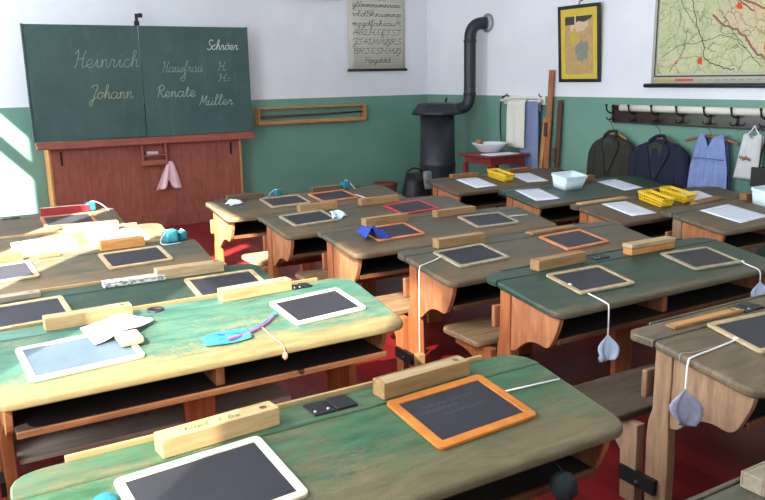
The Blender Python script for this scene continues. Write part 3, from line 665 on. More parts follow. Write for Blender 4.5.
basket('C1', .718, -.255, 5, 'yellow lattice basket on the desk by the washstand, between two papers')
basket('C3', .66, -.265, -4, 'yellow lattice basket, left and nearer one of the pair')
basket('C3', .93, -.245, 2, 'yellow lattice basket, right and farther one of the pair')

def tub(key, lx, ly, rot, label, w=.27, d=.19, h=.115):
    t = on(key, 'plastic_tub', label, 'tub', lx, ly, rot, 'pale plastic tubs', True, .001)
    rings = []
    for s, z in ((.80, 0), (.86, .04), (.96, h-.012)): rings.append([(x, y, z) for x, y in rrect(w*s, d*s, .025, 4)])
    for s, z in ((.92, h-.012), (.83, .04), (.77, .006)): rings.append([(x, y, z) for x, y in rrect(w*s, d*s, .023, 4)])
    MB().loft(rings).build('body', 'tub', t)
    rg = [[(x, y, z) for x, y in rrect(w*s, d*s, .028, 4)] for s, z in ((.955, h-.022), (1.0, h-.02), (1.0, h), (.90, h), (.90, h-.014))]
    MB().loft(rg, cap=False, smooth=False).build('rim', 'tub', t)
tub('C2', .64, -.20, 0, 'pale blue-white plastic tub on the dark green desk before the jackets')
tub('C4', .94, -.23, 0, 'pale blue-white plastic tub cut by the right picture edge')

# crocheted cubes with cords
def wool_cube(key, lx, ly, label, cord, s=.06, mat='teal', string='bluewhite', rot=10):
    t = on(key, 'wool_cube', label, 'sponge cube', lx, ly, rot, 'crocheted cubes on the desks', False, .0005)
    MB().box(-s/2, s/2, -s/2, s/2, 0, s).build('cube', mat, t, s*.16, 3)
    if cord: MB().tube(smooth_path([(0, 0, s), *cord], 6), .0028, 6).build('cord', string, t)
wool_cube('A1', 1.45, -.075, 'teal crocheted cube right of the red pencil box, white cord looping', [(.03, 0, s_) for s_ in (.068,)]+[(.08, -.01, .04), (.11, -.05, .004), (.10, -.10, -.006)], .065)
wool_cube('A3', 1.475, -.08, 'big teal crocheted cube with pale cord beside the orange box', [(-.03, -.01, .07), (-.075, -.03, .03), (-.08, -.05, .006), (-.03, -.075, .004), (.03, -.07, .004)], .075)
wool_cube('A3', 1.55, -.045, 'small grey-teal cube tucked behind the big teal cube', [(0, .0, .065), (.02, -.02, .05)], .055)
wool_cube('B1', .62, -.06, 'small teal cube left of the slates on the farthest middle desk', [(-.02, .01, .05), (-.07, 0, .03), (-.10, -.01, .004), (-.16, -.03, .003)], .05)
wool_cube('B1', 1.25, -.06, 'blue-teal cube right of the dark box near the green wall', [(.01, 0, .08), (.04, -.02, .05), (.055, -.07, .003)], .065)

# rags, cords
def cloth_thing(name, label, cat, loc, rot, fn, nu, nv, mat, solid=.002, group=None):
    t = thing(name, label, cat, loc, rot, group); MB().grid(fn, nu, nv).build('cloth', mat, t, solid=solid); return t
def crumple(w, d, h, seed, pinch=0):
    rnd = random.Random(seed); a = [rnd.uniform(0, 6.3) for _ in range(6)]
    def fn(u, v):
        x, y = (u-.5), (v-.5); ed = 1-max(abs(x), abs(y))*2*.8
        z = h*(.5+.28*math.sin(7*x+a[0]+3*y)+.28*math.sin(8*y+a[1]-4*x)+.15*math.sin(15*x+a[2]))*max(.05, ed)
        s = 1-pinch*v
        return (x*w*s+.008*math.sin(9*y+a[3]), y*d+.008*math.sin(8*x+a[4]), max(.002, z))
    return fn
t = on('B1', 'crumpled_cloth', 'small white cloth before the dark box at the left desk end', 'cloth', .20, -.19, 15, None, True, .002)
MB().grid(crumple(.13, .09, .05, 1), 12, 10).build('cloth', 'bluewhite', t, solid=.002)
t = on('B1', 'white_string', 'white string end right of the copper-framed slate, farthest middle desk', 'string', 1.255, -.36, 0, None, True, .003)
MB().tube([(-.02, .08, 0), (.0, 0, 0), (.03, -.09, 0)], .004, 6).build('cord', 'string', t)
t = on('B2', 'pointed_cloth', 'white pointed cloth on the right corner of the grey-framed slate', 'cloth', .49, -.285, 10, None, True, .0135)
MB().grid(lambda u, v: ((u-.5)*.13*(1-.75*v)+.02*v, (v-.5)*.13, .002+.05*v*(1-v)*2+.014*math.sin(u*9)*(1-v)), 12, 10).build('cloth', 'bluewhite', t, solid=.002)
MB().tube([(.03, .0, .0), (.09, -.02, -.009), (.12, -.01, -.009)], .003, 6).build('cord', 'string', t)
t = on('B3', 'blue_cloth', 'royal blue cloth lying on the copper-framed slate', 'cloth', .275, -.30, -8, None, True, .0135)
MB().grid(lambda u, v: ((u-.5)*.17, (v-.5)*.16, .003+.075*math.exp(-((u-.25)**2)/.03)*(1-v*.9)+.03*v*math.sin(u*7)**2), 14, 10).build('cloth', 'blue', t, solid=.003)
t = on('B3', 'white_string', 'short white string lying right of the grey-framed slate', 'string', 1.43, -.275, 0, None, True, .003)
MB().tube([(-.06, .01, 0), (0, .005, .001), (.11, -.005, 0)], .004, 6).build('cord', 'string', t)
# white rag and sponge on the sunlit slate
t = on('A5', 'white_rag', 'white rag crumpled over the right corner of the chalky slate', 'cloth', .50, -.235, 8, None, True, .013)
MB().grid(lambda u, v: ((u-.45)*.27, (v-.5)*.16*(1-.85*max(0, u-.5)*2)+.02*u, .004+.03*math.sin(u*3.1)**2*(.4+.6*math.sin(v*5+u*4)**2)), 14, 10).build('cloth', 'white_cloth', t, solid=.003)
t = on('A5', 'knitted_sponge', 'beige knitted sponge below the white rag on the chalky slate', 'sponge', .515, -.345, 5, None, True, .0125)
MB().box(-.045, .045, -.045, .045, 0, .028).build('pad', 'sponge', t, .012, 3)
# turquoise cloth with cord
t = on('A5', 'knitted_cloth', 'turquoise knitted cloth with purple cord on the sunny green desk', 'cloth', .86, -.455, 0, None, True, .002)
MB().grid(lambda u, v: ((u-.5)*.19, (v-.5)*.11*math.sqrt(max(.02, math.sin(.25+u*2.5)))+.012*math.sin(u*3), .006+.012*math.sin(u*8)*math.sin(v*6)**2), 16, 10).build('cloth', 'turq', t, solid=.004)
MB().tube(smooth_path([(.0, -.02, .012), (.08, .0, .01), (.15, .035, .008), (.20, .07, .007), (.245, .11, .012)], 6), .006, 7).build('cord', 'purple', t)
MB().tube(smooth_path([(-.03, .04, .014), (.07, .015, .012), (.15, .04, .014), (.21, .085, .012), (.25, .115, .016)], 6), .004, 7).build('cord', 'turq', t)
MB().lathe([(0, .016), (.008, .013), (.011, .004), (.008, -.004), (0, -.006)], 10, (.255, .115, .012)).build('knot', 'turq', t)
x0, yf = DPOS['A5']
t = thing('pink_string', 'salmon pink string with a knot hanging over the sunny desk edge', 'string', (x0+1.0, yf-.46, surf(-.46)+.003))
MB().tube(smooth_path([(.02, .05, .012), (.025, 0, .003), (.03, -.07, -.008), (.035, -.125, -.015), (.036, -.146, -.028), (.036, -.150, -.045)], 5), .003, 6).build('cord', 'pinkcord', t)
MB().lathe([(0, .012), (.009, .006), (.012, -.008), (.005, -.02), (0, -.022)], 8, (.036, -.152, -.05)).build('knot', 'pinkcord', t)
# nearest desk: string and hanging black wool ball, teal lid
x0, yf = DPOS['A6']
t = thing('white_string', 'white string from the orange-framed slate to the right desk edge', 'string', (x0+1.37, yf-.24, surf(-.24)+.003))
MB().tube([(.0, 0, .004), (.10, -.004, .002), (.225, -.012, .001)], .0028, 6).build('cord', 'string', t)
t = thing('black_wool_ball', 'black faceted wool ball hanging below the nearest desk edge', 'sponge', (x0+1.31, yf-.50, .60))
MB().tube([(.01, -.02, .006), (.02, -.035, -.01), (.027, -.049, -.03)], .0018, 5).build('cord', 'blackwool', t)
MB().lathe([(0, .04), (.026, .034), (.04, .012), (.04, -.014), (.024, -.036), (0, -.04)], 6, (.027, -.050, -.066)).build('ball', 'blackwool', t)
t = on('A6', 'teal_lid', 'small teal lid at the bottom left picture edge', 'lid', .19, -.235, 0, None, True, .001)
MB().lathe([(0, .012), (.024, .012), (.028, .008), (.028, 0)], 20).build('cap', 'teal', t)
# patterned tin, small wood block
t = on('A4', 'patterned_tin', 'grey patterned pencil tin on the ledge of the shaded desk', 'pencil tin', .985, -.085, -1, None, False, .001)
def tinmat():
    q = NT('patterned_silver_print'); v = q.coords((60, 60, 60)); vo = q.add('ShaderNodeTexVoronoi', Scale=1.0); q.link(v, vo.inputs['Vector'])
    return q.done(q.ramp(vo.outputs['Distance'], [(.25, srgb(110, 108, 104)), (.6, srgb(206, 204, 196))]), .4)
M['tin'] = tinmat()
MB().box(-.145, .145, -.03, .03, 0, .017).build('tray', 'tin', t, .004)
MB().box(-.145, .145, -.03, .03, .0175, .027).build('lid', 'tin', t, .004)
t = on('A3', 'wooden_block', 'short wooden block between the two sunlit slates at left', 'block', .79, -.075, 8, None, False, .001)
MB().box(-.06, .06, -.025, .025, 0, .018).build('block', 'bx_brown', t, .002)

# slate strings with hanging rags
def hang_rag(key, label, pts, rag_at, size, mat, second=None, lift=.004, asym=0, tail=None):
    x0, yf = DPOS[key]
    t = thing('slate_rag', label, 'rag', (x0+pts[0][0], yf+pts[0][1], 0), group='slate rags on strings')
    o = Vector((x0+pts[0][0], yf+pts[0][1], 0)); q = []
    for p in pts:
        z = p[2] if len(p) > 2 else surf(p[1])+lift
        q.append(Vector((x0+p[0], yf+p[1], z))-o)
    MB().tube(smooth_path([tuple(v) for v in q], 5), .0035, 6).build('cord', 'string', t)
    kx, ky, kz = q[0]
    MB().lathe([(0, .008), (.009, .005), (.011, 0), (.008, -.003), (0, -.004)], 9, (kx, ky, kz+.004)).build('knot', 'string', t)
    e = q[-1]; w, h = size
    prof = [.04, .35, .75, .98, 1.0, .86, .55]
    def fn(u, v):
        k = v*(len(prof)-1); i = min(int(k), len(prof)-2); wd = prof[i]+(prof[i+1]-prof[i])*(k-i)
        x = (u-.5)*w*wd; zz = -v*h+asym*(u-.5)*h*v-(1-(2*u-1)**2)*h*.10*v
        c, s_ = math.cos(yaw), -math.sin(yaw)
        dpt = .012*math.sin(u*6.0+1)*v+.006*math.sin(u*13)*v
        return (e.x+x*c+dpt*.5, e.y+x*s_-dpt, e.z+zz)
    MB().grid(fn, 14, 14).build('cloth', mat, t, solid=.003)
    if second:
        q2 = [Vector((x0+p[0], yf+p[1], p[2] if len(p) > 2 else surf(p[1])+lift))-o for p in second]
        MB().tube(smooth_path([tuple(v) for v in q2], 5), .0016, 5).build('thin_cord', 'greystring', t)
    if tail:
        MB().lathe([(0, .02), (.014, .014), (.018, 0), (.012, -.014), (0, -.018)], 8, (e.x+tail[0], e.y+tail[1], e.z+tail[2])).build('sponge_end', 'greyblue', t)
hang_rag('B5', 'pale blue-white rag hanging on string from the dark green desk front', [(.285, -.32), (.30, -.42), (.298, -.535), (.297, -.553, surf(-.54)-.01), (.297, -.556, .56), (.297, -.556, .505)], None, (.098, .118), 'bluewhite', tail=(-.018, .012, -.115))
hang_rag('B6', 'white rag with grey stains hanging over the end of the grey worn desk', [(.285, -.262), (.15, -.275), (.02, -.285), (-.006, -.287, surf(-.287)-.006), (-.012, -.288, .62), (-.014, -.29, .575)], None, (.12, .125), 'greyblue', second=[(.17, -.266), (.05, -.262), (.0, -.25), (-.006, -.25, .66), (-.008, -.25, .62)], asym=-.2)
hang_rag('B5', 'pale blue rag hanging at the right picture edge from the dark green desk', [(1.40, -.44), (1.395, -.50), (1.39, -.535), (1.388, -.553, surf(-.54)-.012), (1.388, -.556, .585)], None, (.10, .11), 'bluewhite')
x0, yf = DPOS['B4']
t = thing('string_with_wood_peg', 'thin white string with wooden peg hanging from the green-brown desk end', 'string', (x0+.17, yf-.235, 0))
MB().tube(smooth_path([(0, 0, surf(-.235)+.014), (-.06, -.02, surf(-.25)+.006), (-.14, -.045, surf(-.28)+.004), (-.176, -.055, surf(-.29)-.004), (-.182, -.056, .60), (-.182, -.056, .40), (-.182, -.056, .205)], 5), .0028, 6).build('cord', 'string', t)
MB().box(-.205, -.160, -.078, -.036, .125, .205).build('peg', 'bx_tan', t, .004)

# ------------------------------------------------------------------ blackboard on its stand
YB0 = 8.85
t = thing('blackboard', 'two-leaf green blackboard with chalk names on a red-brown wooden stand', 'blackboard', (2.24, 8.9, 0))
def L(mb): mb.v = [(x-2.24, y-8.9, z) for x, y, z in mb.v]; return mb
L(MB().box(1.05, 2.195, YB0, YB0+.03, 1.045, 2.235)).build('board_leaf', 'board', t, .004)
L(MB().box(2.205, 3.43, YB0, YB0+.03, 1.04, 2.235)).build('board_leaf', 'board', t, .004)
for ex in (1.03, 3.43): L(MB().box(ex, ex+.018, YB0-.004, YB0+.034, 1.04, 2.24)).build('edge_strip', 'board', t, .003)
L(MB().box(1.05, 3.44, YB0-.07, YB0+.05, .975, .995).box(1.05, 3.44, YB0-.08, YB0-.06, .965, 1.015).box(1.05, 3.44, YB0-.01, YB0+.05, .995, 1.035)).build('chalk_tray', 'tray', t, .004)
L(MB().box(1.19, 3.285, 8.90, 8.93, .14, .975)).build('stand_panel', 'redbrown', t, .003)
L(MB().box(1.17, 3.30, 8.885, 8.94, 0, .16)).build('stand_base', 'redbrown', t, .004)
L(MB().box(1.165, 1.19, 8.895, 9.22, 0, .975)).build('stand_side', 'honey', t, .003)
L(MB().box(3.285, 3.31, 8.895, 9.22, 0, .975)).build('stand_side', 'honey', t, .003)
for xx in (1.29, 3.18):
    L(MB().box(xx-.012, xx+.012, 8.893, 8.9, .78, .93)).build('slot', 'iron', t)
lk = L(MB().box(2.165, 2.215, YB0-.012, YB0+.03, 2.235, 2.285).box(2.175, 2.205, YB0-.01, YB0+.02, 2.285, 2.36).box(2.205, 2.255, YB0-.008, YB0+.018, 2.32, 2.365))
lk.build('latch', 'iron', t, .005)
for nm, mat, items in (('chalk_writing', 'chalk_dim', [('Heinrich', 1.50, 2.17, 1.80, .085, .007), ('Hausfrau', 2.42, 2.88, 1.74, .058, .006), ('6', 2.61, 2.67, 1.64, .045, .006), ('H', 3.06, 3.15, 1.75, .05, .007), ('H:', 3.06, 3.2, 1.63, .04, .007)]),
                       ('chalk_writing', 'chalk_yel', [('Johann', 1.63, 2.08, 1.47, .07, .0065)]),
                       ('chalk_writing', 'chalk', [('Schröer', 2.95, 3.32, 1.985, .052, .007)]),
                       ('chalk_writing', 'chalk_mid', [('Renate', 2.34, 2.78, 1.47, .062, .0065), ('Müller', 2.82, 3.22, 1.365, .056, .0065)])):
    ax = lambda u, v, o: (u-2.24, YB0-8.9-.001, v)
    for it in items:
        mb = MB(); write(mb, *it, ax, 0); mb.build(nm, mat, t)
t = thing('chalk_box', 'small open wooden chalk and sponge box under the blackboard tray', 'box', (2.25, 8.86, .73))
bx = MB().box(-.14, -.12, -.08, .03, 0, .232).box(.12, .14, -.08, .03, 0, .232).box(-.12, .12, -.08, .035, 0, .018).box(-.12, .12, .015, .03, .018, .232).box(-.14, .14, -.088, -.08, 0, .055)
bx.build('case', 'tray', t, .003)
MB().box(-.119, .119, -.075, .017, .10, .115).build('shelf', 'tray', t)
MB().box(-.08, .05, -.06, .0, .116, .15).build('sponge', 'linen', t, .01)
t = thing('pink_cloth', 'pink cloth hanging from the chalk box under the blackboard', 'cloth', (2.40, 8.80, .76))
def pk(u, v):
    sp = .02+.13*v**.8; x = (u-.5)*2*sp; z = -v*.30+.10*v*math.exp(-((u-.5)**2)/.008)-.04*abs(u-.5)*v
    return (x-.03*v+.02, -.01+.02*math.sin(u*14)*v, z)
MB().grid(pk, 18, 12).build('cloth', 'pinkcloth', t, solid=.004)

# ------------------------------------------------------------------ things on the front wall
t = thing('wall_rack', 'long honey-coloured open wooden rack on the green front wall', 'rack', (3.64, YF, 1.09))
l = 1.53
MB().box(0, l, -.12, 0, 0, .02).box(0, l, -.12, 0, .19, .21).box(0, .025, -.12, 0, .02, .19).box(l-.025, l, -.12, 0, .02, .19).build('frame', 'honey', t, .003)
MB().box(.025, l-.025, -.12, -.108, .02, .045).build('front_rail', 'honey', t, .002)
MB().tube([(.02, -.06, .095), (l*.5, -.06, .1), (l-.02, -.06, .115)], [.016, .013, .010], 8).build('cross_rod', 'ruler_dark', t)

t = thing('alphabet_chart', 'large cream alphabet wall chart with cursive letters and black bottom rod', 'chart', (4.98, YF-.03, 1.75))
cw, chh = .86, 1.35
MB().grid(lambda u, v: (u*cw, -.004-.004*math.sin(u*5), .0+v*chh), 10, 4).build('sheet', 'chartpaper', t, solid=.002)
MB().tube([(-.025, -.004, -.01), (cw+.025, -.004, -.01)], .017, 10).build('bottom_rod', 'blackwood', t)
MB().tube([(-.025, -.004, chh+.01), (cw+.025, -.004, chh+.01)], .017, 10).build('top_rod', 'blackwood', t)
mb = MB(); ax = lambda u, v, o: (u, -.0105+o, v)
rows = ['ABHEL', 'abcdefghik', 'glmnumnrau', 'vldBhnumnp', 'mzgdfahiauM', 'ABLHEfeTS', 'JjLLMKRST', 'BRTESHMK', 'HgzdOd', 'abdTkl']
rows = ['ABHEL', 'mnuvwz', 'abcdefghik', 'gllmmnumnrau', 'vldBhnumnp', 'mzgdfahiauM', 'ABLHEfTST', 'JTALMMKRS', 'BRTESHMK', 'Hpgddd']
for i, tx in enumerate(reversed(rows)):
    z = .085+i*.118; m = .05 if i else .22
    for k in (0, .035, .07, -.03): mb.ribbon([(.05, z+k), (cw/2, z+k), (cw-.05, z+k)], .0028, ax, .0, 1)
    write(mb, tx, m, cw-m-.02, z, .034, .006, ax, -.0012, 0, .2, 3)
mb.build('letters', ['chartink', 'chartline'], t)
t = thing('wall_chart', 'pale chart, only its bottom corner showing left of the alphabet chart', 'chart', (3.95, YF-.03, 2.635))
MB().box(0, .90, -.006, 0, 0, .8).build('sheet', 'chartpaper', t)
MB().tube([(-.02, -.003, -.008), (.92, -.003, -.008)], .014, 10).build('bottom_rod', 'honey', t)

# ------------------------------------------------------------------ stove with pipe
SX, SY = 5.62, 8.12
t = thing('iron_stove', 'tall round black iron stove with flared cap and bent pipe into the wall', 'stove', (SX, SY, 0))
MB().lathe([(0, .10), (.25, .10), (.25, .13), (.232, .15), (.228, .55), (.235, .57), (.222, .59), (.213, 1.18), (.0, 1.18)], 36).build('body', 'stove', t)
oc = lambda r, z: [(r*math.cos(R(22.5+45*k)), r*math.sin(R(22.5+45*k)), z) for k in range(8)]
MB().loft([oc(.215, 1.165), oc(.32, 1.18), oc(.325, 1.205), oc(.245, 1.31), oc(.20, 1.325), oc(.001, 1.33)], smooth=False).build('cap', 'stove', t, .006)
MB().box(-.20, .20, -.20, .20, 0, .105).build('base', 'stove', t, .01)
MB().box(-.36, -.17, -.13, .17, .10, .46).build('fire_box', 'stove', t, .02, 3)
MB().box(-.372, -.358, -.08, .12, .16, .40).build('fire_door', 'iron', t, .008)
MB().tube([(.06, -.1, 1.31), (.06, -.1, 1.36), (.075, -.1, 1.375)], .014, 8).build('lid_knob', 'iron', t)
px, py = 6.03-SX, 8.0-SY
path = [(.10, -.02, 1.245), (.22, -.06, 1.235), (px-.06, py+.02, 1.26), (px-.015, py, 1.33), (px, py, 1.44), (px, py, 1.7), (px, py, 2.05), (px+.005, py-.005, 2.15), (px+.03, py-.02, 2.22), (px+.085, py-.05, 2.265), (XR-SX-.03, py-.09, 2.275)]
MB().tube(smooth_path(path, 5), .074, 20).build('stove_pipe', 'stove', t)
for z in (1.42, 2.06): MB().lathe([(.075, -.02), (.08, -.015), (.08, .015), (.075, .02)], 20, (px, py, z)).build('pipe_collar', 'stove', t)
rg = MB().lathe([(.078, 0), (.115, 0), (.115, .012), (.078, .012)], 24); rg.v = [(XR-SX-.012+z, py-.10+y, 2.275+x) for x, y, z in rg.v]
rg.build('wall_ring', 'greyfur', t)

t = thing('coal_scuttle', 'black iron coal scuttle with handle standing left of the stove', 'coal scuttle', (5.06, 7.80, 0))
t.scale = (1.15, 1.15, 1.15)
MB().lathe([(0, .02), (.125, .02), (.15, .05), (.14, .2), (.105, .36), (.10, .40), (.085, .40), (.09, .35), (.11, .1), (0, .1)], 24).build('body', 'iron', t)
MB().lathe([(.143, .17), (.15, .18), (.15, .2), (.14, .21)], 24).build('band', 'iron', t)
MB().tube(smooth_path([(-.10, 0, .38), (-.09, 0, .46), (0, 0, .50), (.09, 0, .46), (.10, 0, .38)], 6), .009, 8).build('handle', 'iron', t)
MB().box(.06, .15, -.12, -.06, .28, .47).build('scoop', 'greyfur', t, .02)
t = thing('wicker_basket', 'reddish wicker basket half hidden left of the coal scuttle', 'basket', (5.00, 8.38, 0))
t.scale = (.8, .8, .95)
MB().lathe([(0, .02), (.15, .0), (.19, .34), (.175, .34), (.14, .04), (0, .05)], 24).build('body', 'wicker', t)
MB().lathe([(.18, .33), (.20, .335), (.20, .36), (.18, .365), (.17, .35)], 24).build('rim', 'wicker', t)

# ------------------------------------------------------------------ washstand, towels, rulers
TX, TY = 5.80, 7.22
t = thing('wash_table', 'small dark red painted table against the right wall, holding a wash bowl', 'table', (TX, TY, 0))
MB().box(-.29, .29, -.30, .30, .72, .75).build('table_top', 'table_red', t, .006)
MB().box(-.24, .24, -.25, .25, .64, .72).build('apron', 'table_red', t, .003)
for sx in (-1, 1):
    for sy in (-1, 1):
        MB().box(sx*.23-.025, sx*.23+.025, sy*.24-.025, sy*.24+.025, 0, .64).build('leg', 'table_red', t, .004)
t = thing('wash_bowl', 'white enamel wash bowl on the dark red table', 'bowl', (5.82, 7.32, .7515))
MB().lathe([(0, .004), (.10, 0), (.13, .015), (.185, .085), (.215, .105), (.218, .112), (.205, .112), (.18, .09), (.125, .022), (0, .012)], 36).build('bowl', 'enamel', t)
t = thing('bath_sponge', 'brown sponge on the left rim of the wash bowl', 'sponge', (5.80, 7.50, .848))
MB().lathe([(0, -.02), (.04, -.01), (.052, .014), (.035, .042), (0, .05)], 12).build('sponge', 'soap', t)
t = thing('folded_cloth', 'flat white cloth before the wash bowl on the red table', 'cloth', (5.74, 7.03, .7512))
MB().box(-.20, .20, -.10, .10, 0, .012).build('cloth', 'paper', t, .005)

t = thing('towel_rail', 'white wooden towel rail with pegs on the right wall', 'towel rail', (XR, 7.17, 1.35))
MB().box(-.03, 0, -.36, .36, -.05, .05).build('board', 'roll', t, .005)
for y in (-.33, .33): MB().box(-.10, -.03, y-.012, y+.012, -.02, .015).build('bracket', 'roll', t, .003)
MB().tube([(-.085, -.36, 0), (-.085, .36, 0)], .011, 8).build('rod', 'roll', t)
for y in (-.3, .27): MB().tube([(-.03, y, .04), (-.06, y, .055), (-.07, y, .075)], .008, 8).build('peg', 'iron', t)
def towel(name, label, y0, y1, zt, zb, mat, xo, seed, taper=0):
    t = thing(name, label, 'towel', (XR-.085-xo*.3, (y0+y1)/2, zt)); w = y1-y0
    def fn(u, v):
        # drapes over the rod: short back flap, long front flap
        s = v*1.25-.25
        if s < 0: x = .018; z = s*.5
        else: x = -.018-xo*.5; z = -s*(zt-zb)
        if abs(s) < .02: z = .016; x = 0
        return (x+.010*math.sin(u*11+seed)*min(1, abs(s)*3), (u-.5)*w*(1-taper*max(0, s)), z)
    MB().grid(fn, 16, 25).build('cloth', mat, t, solid=.006)
towel('cream_towel', 'cream towel hanging on the left of the towel rail', 7.02, 7.33, 1.353, .80, 'cream', .05, 0)
towel('blue_towel', 'blue-grey towel hanging on the right of the towel rail', 6.84, 7.14, 1.353, .40, 'bluetowel', .0, 2, -.12)
t = thing('dark_strap', 'dark strap hanging at the left end of the towel rail', 'strap', (XR-.05, 7.53, 1.34))
MB().tube(smooth_path([(0, -.05, .06), (-.01, .02, .0), (-.01, .03, -.3), (-.01, .0, -.52)], 5), .010, 6).build('strap', 'blackwood', t)

def ruler(name, label, y0, y1, zt, mat, th=.02, w=.075, x=.05, cat='ruler', grip=None):
    t = thing(name, label, cat, (XR-.07, y1, 0)); top = .045
    A = [(-.02, -w/2, 0), (-.02, w/2, 0)]; B = [(top-.02, y0-y1-w/2, zt), (top-.02, y0-y1+w/2, zt)]
    v = A+B+[(a[0]+th, a[1], a[2]) for a in A+B]
    MB().add(v, [(0, 1, 3, 2), (4, 6, 7, 5), (0, 2, 6, 4), (1, 5, 7, 3), (2, 3, 7, 6), (0, 4, 5, 1)]).build('blade', mat, t, .003)
    if grip:
        k = grip/zt; gx, gy = -.02+top*k, (y0-y1)*k+w*.35
        MB().box(gx-.025, gx+.004, gy-.02, gy+.02, grip-.08, grip+.08).build('grip', 'ruler_dark', t, .006)
ruler('long_ruler', 'tall brown wooden ruler leaning on the right wall beside the towels', 6.70, 6.73, 1.69, 'ruler', grip=1.03)
ruler('dark_ruler', 'dark wooden ruler leaning on the wall, right of the tall brown one', 6.55, 6.565, 1.36, 'ruler_dark', w=.07, grip=.75)
ruler('short_ruler', 'short light wooden ruler leaning between the blue towel and tall ruler', 6.78, 6.86, 1.16, 'honey', w=.06)

# ------------------------------------------------------------------ picture and map on the right wall
def wall_piece(name, label, cat, y_c, z0): return thing(name, label, cat, (XR, y_c, z0), (0, 0, R(-90)))
# local frame there: +x runs along the wall to the right (towards the viewer), -y out of the wall, z up
t = wall_piece('framed_map', 'black-framed old map print with yellow mat hanging on the right wall', 'picture', 6.29, 1.555)
pw, ph = .61, .80
tl = .05
def lean(mb):
    mb.v = [(x, y-tl*z/ph, z) for x, y, z in mb.v]; return mb
lean(MB().box(-pw/2, -pw/2+.035, -.03, -.004, 0, ph).box(pw/2-.035, pw/2, -.03, -.004, 0, ph).box(-pw/2+.035, pw/2-.035, -.03, -.004, 0, .035).box(-pw/2+.035, pw/2-.035, -.03, -.004, ph-.035, ph)).build('frame', 'blackwood', t, .004)
lean(MB().box(-pw/2+.03, pw/2-.03, -.018, -.008, .03, ph-.03)).build('mat_board', 'yellowmat', t)
mb = lean(MB().box(-.205, .205, -.0195, -.018, .085, ph-.115)); ax = lambda u, v, o: (u, -.020+o, v)
def blob(m, cx, cz, rx, rz, off, mi, seed, n=26, jag=.22):
    rd = random.Random(seed); v = []
    for k in range(n):
        a = 2*math.pi*k/n; q = 1+rd.uniform(-jag, jag)
        v.append((cx+rx*q*math.cos(a), off, cz+rz*q*math.sin(a)))
    m.add(v, [tuple(range(n))], mi)
m2 = MB()
blob(m2, .0, .60, .12, .09, -.0200, 3, 2); blob(m2, .05, .33, .10, .11, -.0202, 2, 3); blob(m2, -.06, .47, .07, .08, -.0203, 4, 4)
m2.add([(-.20, -.0205, .60), (-.06, -.0205, .60), (-.06, -.0205, .685), (-.20, -.0205, .685)], [(0, 1, 2, 3)], 1)
m2.add([(-.04, -.0205, .62), (.0, -.0205, .635), (.08, -.0205, .62), (.18, -.0205, .655), (.2, -.0205, .685), (-.04, -.0205, .685)], [(0, 1, 2, 3, 4, 5)], 1)
lean(m2); n0 = len(mb.v); mb.v += m2.v; mb.f += [tuple(i+n0 for i in q) for q in m2.f]; mb.mi += m2.mi; mb.sm += m2.sm
mb.build('map_print', ['mapbeige', 'mapolive', 'mapgrey', 'mappale', 'mapocre'], t)
MB().tube([(0, -.01-tl, ph), (0, -.01-tl, ph+.03), (0, -.004, ph+.05)], .006, 6).build('hanger', 'iron', t)

t = wall_piece('school_map', 'big rolled-down relief wall map with red towns and black bottom rod', 'map', 4.42, 1.53)
mw, mh = 1.82, 1.35
mb = MB().grid(lambda u, v: (-mw/2+mw*u, -.008-.003*math.sin(u*6)-.002*math.sin(v*5), v*mh), 16, 8)
mb.build('sheet', 'chartpaper', t, solid=.002)
ml = MB(); pl = lambda z, y=-.0215: y
ml.add([(-mw/2+.075, -.0195, .10), (mw/2-.075, -.0195, .10), (mw/2-.075, -.0195, mh-.06), (-mw/2+.075, -.0195, mh-.06)], [(0, 1, 2, 3)], 0)
ax = lambda u, v, o: (u, -.0205+o, v)
x_, X_ = -mw/2+.045, mw/2-.045
for seg in ([(x_, .075), (0, .075), (X_, .075)], [(x_, .075), (x_, .6), (x_, mh-.04)]): ml.ribbon(seg, .012, ax, 0, 1)
rd = random.Random(5)
def wig(pts, amp):
    q = smooth_path(pts, 7); return [(a+rd.uniform(-amp, amp), b+rd.uniform(-amp, amp)) for a, b in q]
ml.ribbon(wig([(-.52, 1.25), (-.5, .95), (-.48, .75), (-.42, .55), (-.33, .35), (-.30, .22), (-.1, .14), (.0, .13)], .008), .009, ax, -.0004, 1)
ml.ribbon(wig([(-.45, 1.25), (-.3, 1.1), (-.25, .9), (0, .7), (.15, .6)], .008), .010, ax, -.0004, 1)
for pts in ([(-.8, .95), (-.65, .8), (-.5, .6), (-.4, .5)], [(-.8, .25), (-.6, .35), (-.35, .38), (-.1, .42), (.1, .3)], [(-.2, .65), (.05, .35), (.25, .15)], [(-.7, .12), (-.55, .3), (-.52, .5)]):
    ml.ribbon(wig(pts, .01), .006, ax, -.0004, 1)
# pale region south-east, with a border line
ml.add([(p[0], -.0203, p[1]) for p in [(-.25, .62), (.0, .76), (.2, .64), (.5, .6), (.83, .55), (.83, .1), (.45, .1), (.2, .28), (-.05, .48)]], [tuple(range(9))], 3)
ml.ribbon(wig([(-.25, .60), (-.15, .52), (.05, .42), (.2, .27), (.35, .18), (.5, .11)], .012), .020, ax, -.0006, 2)
ml.ribbon(wig([(-.02, .76), (.2, .64), (.5, .6), (.83, .55)], .012), .016, ax, -.0006, 2)
for cx, cz, s in ((-.36, .21, .035), (.0, .66, .04), (.3, .30, .045), (.33, .22, .03), (.6, .42, .03), (-.6, .9, .012), (-.62, .2, .014)):
    blob(ml, cx, cz, s*.8, s, -.0213, 4, int(cx*100)+7, 14, .45)
ml.add([(-mw/2+.05, -.0205, .030), (-.62, -.0205, .030), (-.62, -.0205, .05), (-mw/2+.05, -.0205, .05)], [(0, 1, 2, 3)], 5)
